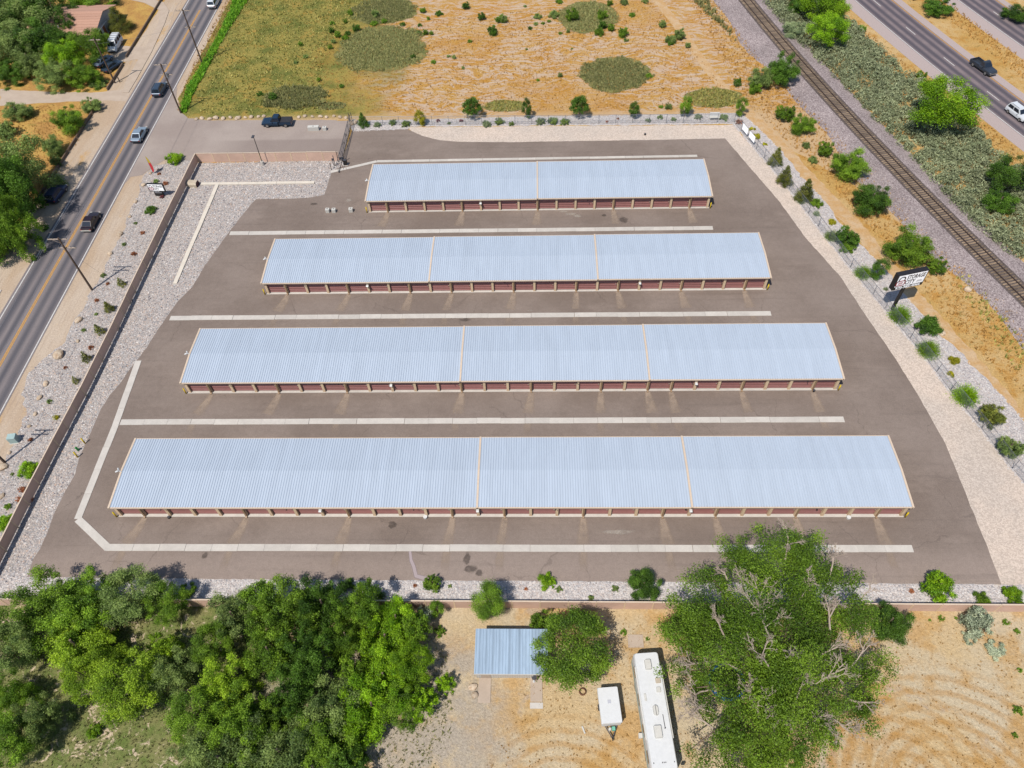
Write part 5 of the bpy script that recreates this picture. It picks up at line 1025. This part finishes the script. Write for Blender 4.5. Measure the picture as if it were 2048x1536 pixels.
# wild trees along the railway
RT = [('wild', 'lf_dark', 1570, 128, 66, 7.0, 'tall dark bushy tree at the edge of the ballast, top right of the lot'), ('wild', 'lf_olive', 1524, 150, 50, 4.5, 'grey-green bushy tree left of the tall dark one by the ballast'), ('wild', 'lf_green', 1512, 172, 26, 2.5, 'small bright bush at the foot of the grey-green tree by the ballast'), ('wild', 'lf_green', 1572, 219, 40, 3.6, 'green bush above a second one on the railway bank'), ('wild', 'lf_green', 1610, 242, 50, 4.0, 'green bush below its twin on the railway bank'),
      ('wild', 'lf_green', 1653, 292, 34, 3.2, 'narrow green bush on the railway bank'), ('wild', 'lf_green', 1702, 320, 80, 5.4, 'large green bushy tree, upper of three beside the ballast'), ('wild', 'lf_dark', 1745, 391, 84, 5.0, 'large dark green bushy tree, middle of three beside the ballast'), ('wild', 'lf_green', 1822, 484, 96, 6.0, 'large bright green bushy tree above the pylon sign, lowest of three beside the ballast'), ('wild', 'lf_green', 1876, 527, 44, 2.8, 'small green bush right of the pylon sign'),
      ('bush', 'lf_dark', 1475, 164, 18, 1.6, 'small dark bush where the dirt track meets the railway bank'), ('bush', 'lf_olive', 1612, 290, 18, 1.2, 'small grey-green bush beside the narrow one on the railway bank'), ('bush', 'lf_olive', 1626, 319, 20, 1.2, 'small grey-green bush at the edge of the dirt track'),
      ('round', 'lf_bright', 1648, 12, 92, 7, 'bright green tree at the top edge beside the highway'), ('round', 'lf_bright', 1655, 62, 80, 6.5, 'bright yellow-green tree below the topmost one beside the highway'), ('wild', 'lf_dark', 1600, 4, 60, 4, 'dark green bush at the top edge by the brush'), ('round', 'lf_bright', 1890, 212, 140, 8.5, 'large bright green tree standing beside the highway'), ('round', 'lf_dark', 2030, 352, 100, 6.0, 'dark green tree at the right edge beside the ballast'), ('wild', 'lf_dark', 2003, 395, 70, 4.2, 'dark bushy growth left of the tree at the right edge'), ('wild', 'lf_dark', 1878, 8, 66, 3.4, 'dark green bush in the highway median at the top edge'), ('wild', 'lf_dark', 2036, 22, 60, 3, 'dark bush at the upper right corner beyond the highway'), ('bush', 'lf_green', 1843, 150, 24, 1.6, 'small green bush left of the highway shoulder'), ('bush', 'lf_green', 1722, 58, 22, 1.6, 'small green bush at the top of the brush by the shoulder'), ('wild', 'lf_sage', 1590, 55, 56, 3.0, 'grey sage bush beside the bright trees by the railway')]
for k, mk, x, y, w_, h, l in RT: plant(k, mk, x, y, w_, l, h=h, cat='tree' if h > 3 else None, name='tree' if h > 3 else None)
# west bed shrubs
WS = [('bush', 'lf_bright', 348, 316, 36, 'bright green shrub at the north corner of the west wall'), ('bush', 'lf_dark', 301, 419, 26, 'dark green shrub against the west wall below the entrance sign'), ('cone', 'lf_conifer', 239, 562, 17, 'small conifer by the west wall opposite the two-armed pole'), ('cone', 'lf_conifer', 214, 611, 20, 'small conifer by the west wall, second below the pole'), ('cone', 'lf_conifer', 194, 656, 20, 'small conifer by the west wall, third below the pole'), ('cone', 'lf_conifer', 168, 711, 20, 'small conifer by the west wall, fourth below the pole'), ('cone', 'lf_conifer', 148, 758, 14, 'small conifer by the west wall, lowest of its row'),
      ('bush', 'lf_bright', 55, 937, 44, 'large bright green shrub outside the west wall near the cabinet'), ('bush', 'lf_bright', 8, 1044, 46, 'large bright green shrub at the left edge outside the west wall'), ('bush', 'lf_lime', 112, 834, 14, 'small yellow-green shrub by the west wall above the pole shadow'), ('bush', 'lf_rust', 44, 978, 16, 'reddish shrub against the west wall below the large bright one'), ('bush', 'lf_rust', 37, 998, 14, 'second reddish shrub against the west wall'), ('bush', 'lf_rust', 331, 366, 13, 'orange-red shrub beside the entrance sign'), ('bush', 'lf_purple', 324, 393, 11, 'dark red shrub below the entrance sign'), ('bush', 'lf_green', 15, 1013, 17, 'small green shrub at the left edge below the reddish ones'),
      ('bush', 'lf_rust', 59, 1000, 17, 'reddish shrub on the inner side of the west wall')]
for k, mk, x, y, w_, l in WS: plant(k, mk, x, y, w_, l, 'shrub', 'shrub')
for i, ((x, y), l) in enumerate(banded(((271, 446), (285, 465), (248, 488), (267, 507), (206, 550), (215, 567), (193, 600), (192, 628), (167, 660), (181, 695), (130, 735), (98, 803), (60, 879), (24, 948), (318, 347), (312, 362)), (('upper', 480), ('middle', 640), ('lower', 9999)), 'little dry plant on the %s part of the west rock bed, %s from left')): plant('bush', 'lf_rust' if i % 2 else 'lf_olive', x, y, 9+i % 3*2, l, 'plant', 'plant', group='little dry plants on the west rock bed')
# south bed
SS = [('bush', 'lf_green', 375, 1183, 40, 'round green shrub on the south bed behind the thicket, far left'), ('bush', 'lf_dark', 696, 1168, 30, 'dark green shrub on the south bed, behind the middle of the thicket'), ('wild', 'lf_green', 864, 1165, 38, 'green shrub on the south bed beside the grey patch'), ('bush', 'lf_bright', 1094, 1161, 40, 'bright green shrub on the south bed above the tree by the shed'), ('wild', 'lf_dark', 1290, 1163, 72, 'large dark green shrub on the south bed left of the big tree'), ('wild', 'lf_bright', 1884, 1168, 66, 'large bright green shrub on the south bed right of the big tree'), ('bush', 'lf_green', 1965, 1197, 36, 'small green shrub against the south wall above the silvery bush'), ('bush', 'lf_bright', 2027, 1190, 46, 'bright green shrub on the south bed at the right edge'), ('bush', 'lf_olive', 1118, 1178, 16, 'small olive tuft right of the bright shrub on the south bed'), ('bush', 'lf_olive', 1230, 1177, 17, 'small olive tuft left of the large dark shrub on the south bed'), ('bush', 'lf_olive', 1182, 1196, 15, 'small olive tuft against the south wall'), ('bush', 'lf_rust', 1823, 1182, 13, 'small rusty shrub on the south bed left of the large bright one'), ('bush', 'lf_rust', 830, 1171, 10, 'tiny dry plant beside the grey patch on the south bed'), ('bush', 'lf_olive', 900, 1172, 10, 'tiny olive plant on the south bed right of the grey patch'), ('bush', 'lf_rust', 1052, 1178, 9, 'tiny dry plant on the south bed left of the bright shrub')]
for k, mk, x, y, w_, l in SS: plant(k, mk, x, y, w_, l, 'shrub', 'shrub')
# yard trees
plant('upright', 'lf_green', 975, 1198, 78, 'pointed green tree straddling the south wall above the shed', h=5.4); plant('round', 'lf_green', 1146, 1292, 158, 'wide bushy green tree overhanging the right end of the shed', h=6.5); plant('wild', 'lf_green', 1082, 1240, 50, 'green shoots at the upper left of the tree by the shed', h=4.0, cat='tree', name='tree')
plant('wild', 'lf_dark', 1787, 1238, 90, 'green bushy tree against the south wall right of the big tree', h=4.6, name='tree', cat='tree'); plant('wild', 'lf_silver', 1962, 1238, 62, 'silvery grey bush against the south wall near the right edge', h=3.6); plant('bush', 'lf_silver', 1992, 1300, 44, 'trailing silvery bush below the larger silvery one', h=.8); plant('bush', 'lf_silver', 1938, 1276, 30, 'small silvery bush left of the larger silvery one', h=.8)
plant('upright', 'lf_green', 874, 1216, 34, 'small leaning green tree right of the thicket', h=3.0); plant('wild', 'lf_silver', 848, 1228, 40, 'pale yellowish bush at the upper right of the thicket', h=2.2)
for (x, y, w_), l in banded(((1247, 1264, 16), (1295, 1278, 10), (1883, 1237, 15), (2012, 1245, 16), (2034, 1262, 14), (1860, 1240, 7), (2037, 1420, 22), (2030, 1470, 14), (1590, 1520, 40), (1500, 1528, 30), (880, 1262, 26), (1912, 1236, 8), (2040, 1340, 12)), (('near the wall', 1300), ('in the middle', 1480), ('at the bottom', 9999)), 'small green weed bush on the sandy yard %s, %s from left'): plant('bush', 'lf_green', x, y, w_, l, group='weed bushes on the sandy yard')
# thicket at lower left
TH = [(70, 1215, 170, 'g', 7), (165, 1205, 150, 'g', 7), (15, 1300, 110, 'o', 6), (140, 1285, 140, 'y', 7), (205, 1310, 90, 'y', 5), (262, 1195, 130, 'o', 6), (330, 1205, 90, 'g', 5), (180, 1355, 110, 'y', 5), (255, 1370, 150, 'y', 6), (318, 1300, 80, 'y', 5), (345, 1345, 110, 'o', 5), (425, 1290, 90, 'g', 5), (460, 1225, 120, 'o', 6), (520, 1200, 80, 'g', 5), (445, 1365, 120, 'y', 6), (560, 1225, 150, 'g', 7), (640, 1205, 120, 'd', 7), (715, 1205, 110, 'g', 7), (790, 1235, 100, 'b', 6), (535, 1300, 115, 'g', 7), (610, 1305, 125, 'd', 7), (690, 1270, 96, 'g', 6), (770, 1275, 120, 'b', 6), (830, 1255, 70, 'g', 4), (590, 1380, 120, 'd', 7), (705, 1345, 70, 'g', 5), (765, 1345, 130, 'b', 6), (825, 1330, 96, 'b', 5), (660, 1410, 140, 'o', 7), (740, 1410, 140, 'b', 6), (800, 1395, 104, 'g', 5), (842, 1400, 70, 'b', 4), (540, 1435, 100, 'g', 5), (715, 1455, 90, 'b', 4), (470, 1440, 140, 'g', 7), (395, 1430, 120, 'g', 6), (400, 1480, 120, 'o', 5), (440, 1510, 160, 'o', 7), (560, 1500, 170, 'o', 7), (650, 1490, 140, 'g', 6), (690, 1530, 90, 'd', 5), (20, 1385, 90, 'g', 5), (70, 1438, 100, 'o', 6), (10, 1490, 120, 'g', 6), (890, 1365, 40, 'b', 2.5), (500, 1545, 120, 'g', 6), (185, 1462, 34, 'b', 1.2)]
nm_ = {'g': ('lf_green', 'mid green'), 'o': ('lf_olive', 'grey-green'), 'y': ('lf_yellow', 'yellow-green'), 'd': ('lf_dark', 'dark green'), 'b': ('lf_bright', 'bright green')}
cnt = {}
for x, y, w_, c, h in sorted(TH, key=lambda q: q[0]):
    cnt[c] = cnt.get(c, 0)+1
    row = 'along the south wall' if y < 1240 else 'in the upper half' if y < 1340 else 'in the lower half' if y < 1440 else 'at the bottom edge'
    kk = rnd.choice(['loose', 'loose', 'wild', 'round'])
    plant(kk, nm_[c][0], x, y, w_*.93, '%s thicket tree %s, %s of that green from the left' % (nm_[c][1], row, ORD[min(19, cnt[c]-1)]), 'tree', 'tree', h=h, group='trees of the thicket at lower left')
# trees left of the road
LT = [('loose', 'lf_olive', 45, 25, 150, 9, 'big grey-green tree in the top left corner'), ('loose', 'lf_dark', 84, 18, 110, 9, 'big dark tree left of the house roof'), ('loose', 'lf_olive', 20, 80, 110, 8, 'grey-green tree at the left edge below the top corner'), ('loose', 'lf_dark', 90, 66, 110, 8, 'dark shadowy tree left of the house'), ('wild', 'lf_olive', 50, 112, 74, 6.5, 'pale grey-green upright tree below the dark ones'), ('round', 'lf_bright', 128, 112, 76, 6.5, 'yellow-green tree in front of the house'), ('round', 'lf_green', 180, 92, 86, 6.5, 'bright green tree at the corner of the house beside the driveway'), ('loose', 'lf_green', 165, 140, 70, 5, 'green tree above the lower driveway'), ('loose', 'lf_olive', 105, 142, 80, 5.5, 'grey-green tree above the lower driveway'), ('loose', 'lf_dark', 134, 50, 44, 6, 'dark green tree overhanging the house roof'), ('loose', 'lf_dark', 14, 140, 70, 4, 'brownish dark tree at the left edge above the lower driveway'),
      ('cone', 'lf_conifer', 232, 34, 50, 5.5, 'dense dark conifer right of the house'), ('wild', 'lf_green', 131, 232, 66, 5.5, 'large green bush by the low wall below the lower driveway'), ('wild', 'lf_olive', 100, 283, 46, 4.5, 'grey-green bush by the low wall, below the larger one'), ('wild', 'lf_olive', 181, 205, 40, 3.0, 'grey brush at the corner of the lower driveway'), ('wild', 'lf_olive', 108, 318, 24, 2.5, 'small grey-green bush by the low wall'), ('loose', 'lf_olive', 20, 315, 120, 12, 'big grey-green tree at the left edge beside the road'), ('loose', 'lf_dark', 10, 372, 110, 13, 'big dark tree over the shaded shoulder at the left edge'), ('loose', 'lf_green', 4, 436, 92, 12, 'big green tree at the left edge opposite the pole'), ('wild', 'lf_olive', 30, 215, 60, 3.5, 'sparse grey tree on the yellow lawn below the lower driveway'), ('wild', 'lf_olive', 5, 250, 40, 4, 'sparse tree at the left edge of the yellow lawn'), ('loose', 'lf_dark', -40, 360, 130, 10, 'dark tree beyond the left edge of the frame'), ('loose', 'lf_dark', -35, 470, 110, 8, 'dark tree beyond the left edge throwing shade on the shoulder'), ('loose', 'lf_dark', -10, 20, 140, 10, 'dark tree at the far left of the top edge'), ('loose', 'lf_green', 165, -8, 110, 5, 'green trees behind the house at the top edge'), ('bush', 'lf_olive', 195, 166, 40, 1.0, 'low olive brush beside the brown pole')]
for k, mk, x, y, w_, h, l in LT: plant(k, mk, x, y, w_, l, h=h, name='tree' if h > 3 else None, cat='tree' if h > 3 else None)
# small bushes dotted over the vacant lot
LB = [(750, 24, 18), (700, 22, 14), (664, 46, 14), (690, 40, 12), (712, 52, 18), (748, 46, 18), (768, 42, 16), (805, 48, 14), (839, 50, 12), (845, 18, 14), (876, 28, 10), (838, 64, 14), (850, 62, 14), (862, 64, 11), (856, 35, 9), (878, 26, 18), (931, 8, 18), (963, 30, 18), (1000, 38, 26), (985, 56, 24), (1006, 34, 20), (940, 82, 12), (867, 123, 14), (897, 112, 10), (907, 112, 11), (826, 112, 14), (683, 172, 14), (926, 134, 8), (611, 113, 14), (591, 124, 12), (637, 157, 11), (662, 58, 14), (675, 66, 16), (695, 66, 16), (690, 75, 18), (666, 80, 12), (1050, 12, 9), (1075, 32, 20), (1072, 47, 12), (1086, 46, 10), (1098, 42, 10), (1060, 56, 12), (1108, 28, 26), (1121, 66, 10), (1145, 25, 30), (1205, 25, 24), (1205, 46, 20), (1223, 52, 18), (1199, 63, 26), (1136, 60, 10), (1247, 60, 24), (1252, 80, 13), (1265, 29, 16), (1248, 4, 20), (1220, 3, 14), (1290, 2, 16), (1118, 2, 18), (1120, 148, 12), (1076, 160, 9), (1298, 151, 16), (1376, 88, 14), (1326, 45, 18), (1342, 78, 28), (1360, 64, 26), (1341, 86, 16), (1338, 210, 16), (1322, 213, 12), (1474, 164, 16), (600, 85, 12), (660, 92, 12), (545, 190, 20), (520, 187, 16), (1053, 98, 7), (1144, 97, 6)]
for (x, y, w_), l in banded(LB, (('top', 15), ('upper', 35), ('upper middle', 50), ('middle', 63), ('lower middle', 85), ('lower', 130), ('bottom', 999)), 'small green weed bush on the vacant lot, in its %s row, %s from left'): plant('bush' if rnd.random() < .5 else 'wild', rnd.choice(['lf_green', 'lf_dark', 'lf_green', 'lf_olive']), x, y, w_*.95, l, 'bush', 'bush', group='weed bushes on the vacant lot')
# ------------------------------------------------------------------ the big tree with dead limbs
bt = thing('tree', 'huge spreading green tree with bare grey dead limbs at the lower right', 'tree', (72.6, -19.8, 0)); o0 = Vector((72.6, -19.8, 0))
LOB = [(1560, 1118, 60, 8.5), (1500, 1135, 60, 8), (1600, 1150, 70, 9), (1455, 1185, 62, 8), (1385, 1235, 52, 7), (1420, 1225, 60, 8.5), (1520, 1210, 90, 10), (1630, 1205, 70, 9), (1680, 1165, 44, 7.5), (1372, 1300, 46, 6.5), (1440, 1285, 80, 9.5), (1545, 1290, 95, 11), (1640, 1280, 80, 9), (1705, 1240, 40, 7), (1725, 1330, 34, 5.5), (1690, 1330, 55, 7), (1385, 1350, 34, 5), (1450, 1360, 50, 7.5), (1520, 1370, 80, 9.5), (1600, 1370, 85, 9), (1690, 1390, 48, 6), (1735, 1398, 26, 5), (1460, 1415, 46, 6), (1510, 1450, 70, 7.5), (1590, 1450, 66, 7.5), (1655, 1430, 36, 6), (1440, 1500, 46, 5.5), (1500, 1510, 55, 6), (1570, 1505, 34, 5), (1410, 1385, 26, 4.5), (1665, 1475, 22, 4.5), (1340, 1250, 30, 6), (1600, 1105, 40, 7), (1480, 1100, 34, 7)]
lb = []; gr = random.Random(5)
for x, y, r, z in LOB:
    c = G(x, y, z)-o0; m_ = r*.05
    for _ in range(14): d = Vector((gr.gauss(0, .55), gr.gauss(0, .55), gr.gauss(0, .35))); lb.append((c.x+d.x*m_, c.y+d.y*m_, c.z+d.z*m_, m_*gr.uniform(.24, .48)))
inst('crown', leaves('crown', 99, lb, 175000, .1, M['lf_green'], asp=.45, hollow=.2), bt)
tk = MB(); tk.tube((0, 0, -.1), (0, .2, 2.2), .75, .55, 10); fork = Vector((0, .2, 2.2))
for i in range(0, len(lb), 14): c = Vector(lb[i][:3]); mid = fork.lerp(c, .5)+Vector((0, 0, 1.0)); tk.tube(fork, mid, .26, .15, 6); tk.tube(mid, c, .15, .04, 5)
tk.build('trunk', M['bark'], bt)
def limb(b, p, d, L, r, dep, rg):
    q = p+d*L; mid = p.lerp(q, .5)+Vector((rg.gauss(0, .07), rg.gauss(0, .07), rg.gauss(0, .05)))*L; b.tube(p, mid, r, r*.8, 5, False); b.tube(mid, q, r*.8, r*.5, 5, False)
    if dep <= 0: return
    for i in range(rg.choice([3, 4, 4])):
        k = rg.uniform(.35, 1.0); s = p.lerp(mid, k*2) if k < .5 else mid.lerp(q, k*2-1); nd = (d+Vector((rg.gauss(0, .55), rg.gauss(0, .55), rg.gauss(.12, .35)))).normalized(); limb(b, s, nd, L*rg.uniform(.42, .66), max(.014, r*.52), dep-1, rg)
for i, (x, y, z, dx, dy, dz, L) in enumerate(((1570, 1120, 9.5, .1, .6, .5, 2.2), (1660, 1150, 8, .2, .8, .4, 2.0), (1545, 1285, 11, -.3, .5, .5, 3.2), (1530, 1240, 10.5, -.2, .7, .5, 2.6), (1450, 1275, 9.5, -.3, .4, .6, 2.0), (1660, 1260, 9.3, .1, .5, .6, 2.2), (1690, 1345, 7.6, .4, .4, .5, 2.6), (1640, 1365, 9.0, .7, .3, .4, 2.6), (1590, 1405, 9.0, .2, .3, .6, 2.6), (1600, 1440, 8.0, .4, -.3, .6, 2.4), (1480, 1340, 8.0, -.6, .1, .4, 2.2), (1400, 1325, 6.4, -.6, -.2, .3, 1.8), (1440, 1430, 4.5, -.8, .1, .2, 2.6), (1430, 1460, 4.0, -.6, .3, .2, 2.2), (1520, 1440, 8.0, -.1, .5, .6, 1.8), (1455, 1160, 8.0, -.5, .4, .4, 1.6), (1500, 1400, 8.8, -.2, .4, .7, 1.7), (1655, 1430, 6.4, .4, -.5, .3, 2.0), (1720, 1200, 7.0, .5, .4, .4, 1.5), (1490, 1190, 9.2, -.2, .5, .6, 1.8), (1600, 1200, 9.8, .3, .5, .6, 1.8), (1545, 1345, 10, -.4, .3, .6, 2.4), (1565, 1300, 11.2, .2, -.3, .8, 1.6), (1420, 1380, 5, -.7, -.3, .3, 2.0), (1640, 1310, 9, .5, .1, .6, 1.8), (1700, 1400, 6, .6, -.2, .4, 1.6), (1550, 1470, 7.6, .1, .4, .7, 1.8))):
    b = MB(); rg = random.Random(200+i); p = G(x, y, z+.35)-o0; limb(b, Vector(p), Vector((dx, dy, dz)).normalized(), L*1.05, .095, 4, rg); b.build('dead_limb', M['dead'], bt)
# ------------------------------------------------------------------ ground cover
def ell(cx, cy, rx, ry, seed, n=40):
    r = random.Random(seed); q = [r.uniform(0, 6.28) for _ in range(4)]
    return [(cx+rx*math.cos(a)*(1+.07*math.sin(3*a+q[0])+.05*math.sin(5*a+q[1])+.03*math.sin(9*a+q[2])), cy+ry*math.sin(a)*(1+.07*math.sin(2*a+q[3])+.04*math.sin(7*a+q[0]))) for a in (i*6.283/n for i in range(n))]
def weed_patch(px, py, wpx, hpx, dens_, mat, lab, seed, size=.36):
    L_ = G(px-wpx/2, py); R_ = G(px+wpx/2, py); T_ = G(px, py-hpx/2); B_ = G(px, py+hpx/2); cx, cy, rx, ry = (L_.x+R_.x)/2, (T_.y+B_.y)/2, (R_.x-L_.x)/2, (T_.y-B_.y)/2
    pl_ = ell(cx, cy, rx*1.22, ry*1.22, seed); xy, g = sample(pl_, dens_*2.4, seed); q = np.hypot((xy[:, 0]-cx)/rx, (xy[:, 1]-cy)/ry)
    ph = g.random(6)*6.28; an = np.arctan2(xy[:, 1]-cy, xy[:, 0]-cx); q = q+.06*np.sin(4*an+ph[0])+.05*np.sin(9*an+ph[1])+.04*np.sin(17*an+ph[2])+.07*np.sin(xy[:, 0]*1.3+ph[3])*np.sin(xy[:, 1]*1.1+ph[4])
    keep = g.random(len(xy)) < np.clip((1.1-q)/.22, 0, 1); o = tufts('weed_patch', xy[keep], g, size, 4, M[mat], lab, 'weeds')
    v, fd, f, K = [(cx, cy, .010)], [1.], [], len(pl_)
    for k, w_ in ((.72, 1.), (.98, 0.)):
        for x, y in pl_: v.append((cx+(x-cx)*k, cy+(y-cy)*k, .010)); fd.append(w_)
    for a in range(K): b = (a+1) % K; f += [(0, 1+a, 1+b), (1+a, 1+K+a, 1+K+b, 1+b)]
    me = bpy.data.meshes.new('ground_cover'); me.from_pydata(v, [], f); me.materials.append(M['weed_floor']); at = me.attributes.new('fade', 'FLOAT', 'POINT'); at.data.foreach_set('value', fd); inst('ground_cover', me, o)['kind'] = 'stuff'; return o
weed_patch(764, 98, 164, 86, 16, 'weed', 'large oval patch of grey-green weeds on the left of the vacant lot', 11); weed_patch(768, 22, 120, 50, 14, 'weed', 'patch of grey-green weeds at the top of the vacant lot above the large oval', 12); weed_patch(1176, 34, 112, 56, 16, 'weed', 'oval patch of grey-green weeds at the top middle of the vacant lot', 13); weed_patch(1230, 149, 132, 64, 16, 'weed', 'oval patch of dark green weeds in the right of the vacant lot', 14)
weed_patch(1428, 196, 104, 38, 9, 'weedlot', 'patch of olive weeds near the north-east corner of the fence', 15); weed_patch(1010, 212, 80, 22, 7, 'weedlot', 'thin patch of olive weeds behind the north fence row', 16); weed_patch(590, 196, 120, 44, 16, 'weed', 'dark green weed patch above the parked pickup', 17, .5); weed_patch(660, 212, 60, 16, 8, 'weed', 'small grey weed strip right of the parked pickup', 18)
lotp = gp([(460, 0), (400, 180), (400, 228), (640, 228), (640, 150), (660, 80), (740, 20), (740, -40), (470, -40)]); xy, g = sample(lotp, 3.6, 21); tufts('weed_cover', xy, g, .42, 4, M['weedlot'], 'yellow-green weed cover on the west side of the vacant lot', 'weeds')
verge = gp([(497, 0), (455, 62), (420, 128), (385, 190), (372, 226), (362, 224), (372, 180), (405, 128), (435, 75), (462, 20), (470, -20), (505, -20)]); xy, g = sample(verge, 26, 22); tufts('tall_grass', xy, g, .6, 5, M['lush'], 'lush bright green grass along the ditch beside the road', 'grass')
vg2 = gp([(455, -5), (395, 110), (350, 215), (362, 228), (385, 190), (415, 130), (470, -5)]); xy, g = sample(vg2, 7, 23); tufts('dry_grass', xy, g, .35, 3, M['straw'], 'strip of dry yellow grass between the road and the green ditch', 'grass')
dl = gp([(640, 60), (1300, 0), (1470, 200), (1470, 222), (720, 225), (600, 215)]); xy, g = sample(dl, 2.2, 24); tufts('dry_grass', xy, g, .3, 3, M['straw'], 'dry orange grass stubble over the vacant lot', 'grass')
be = gp([(1490, 205), (1560, 270), (1640, 350), (1740, 455), (1830, 560), (1910, 655), (2048, 800), (2048, 640), (1960, 560), (1880, 500), (1760, 340), (1650, 250), (1520, 120), (1420, -10), (1370, -10)]); xy, g = sample(be, 4.5, 25); tufts('dry_grass', xy, g, .4, 3, M['straw'], 'dry golden grass on the bank between dirt track and railway', 'grass')
md = gp([(1700, 30), (1800, 120), (1900, 190), (2000, 270), (2048, 310), (2048, 350), (1950, 270), (1830, 180), (1690, 60)]); xy, g = sample(md, 4, 26); tufts('dry_grass', xy, g, .4, 3, M['straw'], 'strip of dry golden grass along the highway shoulder', 'grass')
md = gp([(1845, 0), (2048, 160), (2048, 120), (1890, 0)]); xy, g = sample(md, 5, 27); tufts('dry_grass', xy, g, .4, 3, M['straw'], 'dry golden grass in the highway median', 'grass')
yl = gp([(0, 215), (190, 208), (150, 300), (80, 395), (0, 500)]); xy, g = sample(yl, 4, 28); tufts('dry_grass', xy, g, .3, 3, M['straw'], 'dry yellow grass on the lawn left of the road', 'grass')
ydp = [(50, -11.8), (100, -12), (105, -40), (35, -40), (46, -24)]; xy, g = sample(ydp, 3.5, 29); tufts('dry_grass', xy, g, .2, 3, M['straw'], 'short dry straw over the sandy back yard', 'grass')
ydg = [(-14, -12), (38, -12), (41, -18), (41, -24), (34, -40), (-14, -40)]; xy, g = sample(ydg, 9, 30); tufts('weed_cover', xy, g, .24, 4, M['weed'], 'mixed green undergrowth below the thicket', 'weeds')
# grey sage brush between the railway and the highway
br = gp([(1528, 8), (1590, 76), (1640, 124), (1680, 163), (1720, 208), (1778, 264), (1828, 318), (1878, 376), (1948, 448), (2050, 530), (2060, 360), (1985, 310), (1955, 262), (1850, 175), (1790, 130), (1745, 92), (1700, 50), (1650, 0)]); xy, g = sample(br, 1.5, 31); n_ = len(xy); per = 110; rr = .6+.8*g.random(n_); d = g.normal(size=(n_, per, 3)); d /= np.linalg.norm(d, axis=2)[..., None]; d[..., 2] = np.abs(d[..., 2]); hh = .8+.5*g.random(n_)
pc = np.stack([xy[:, None, 0]+d[..., 0]*rr[:, None]*.8, xy[:, None, 1]+d[..., 1]*rr[:, None]*.8, .1+d[..., 2]*(rr*hh)[:, None]], -1); t = d+.8*g.normal(size=d.shape); t /= np.linalg.norm(t, axis=2)[..., None]; b_ = np.cross(t, g.normal(size=d.shape)); b_ /= np.linalg.norm(b_, axis=2)[..., None]; s = (.11+.13*g.random((n_, per)))[..., None]
V = np.stack([pc-t*s, pc+b_*s*.4, pc+t*s, pc-b_*s*.4], 2).reshape(-1, 3); K = n_*per; me = npmesh('sage_brush', V, np.arange(K*4).reshape(-1, 4), M['lf_brush'], {'lv': np.repeat(g.random(n_), per)*.6+.4*g.random(K), 'lw': np.repeat(g.random(n_), per)*.4+.6*g.random(K)})
tag(inst('sage_brush', me), 'dense grey-green sage brush between the railway and the highway', 'brush', kind='stuff')
b2 = gp([(1400, -15), (1460, 60), (1475, 90), (1450, 60), (1415, 30), (1370, -15)]); xy, g = sample(b2, 6, 32); tufts('weed_cover', xy, g, .7, 5, M['weed'], 'grey-green weeds along the railway bank at the top edge', 'weeds')
b3 = gp([(1900, 560), (1960, 640), (2010, 720), (2048, 760), (2048, 690), (1990, 610), (1930, 545)]); xy, g = sample(b3, 2.0, 33); tufts('weed_cover', xy, g, .5, 5, M['weedlot'], 'scattered yellow-green weeds beside the ballast at the right edge', 'weeds')
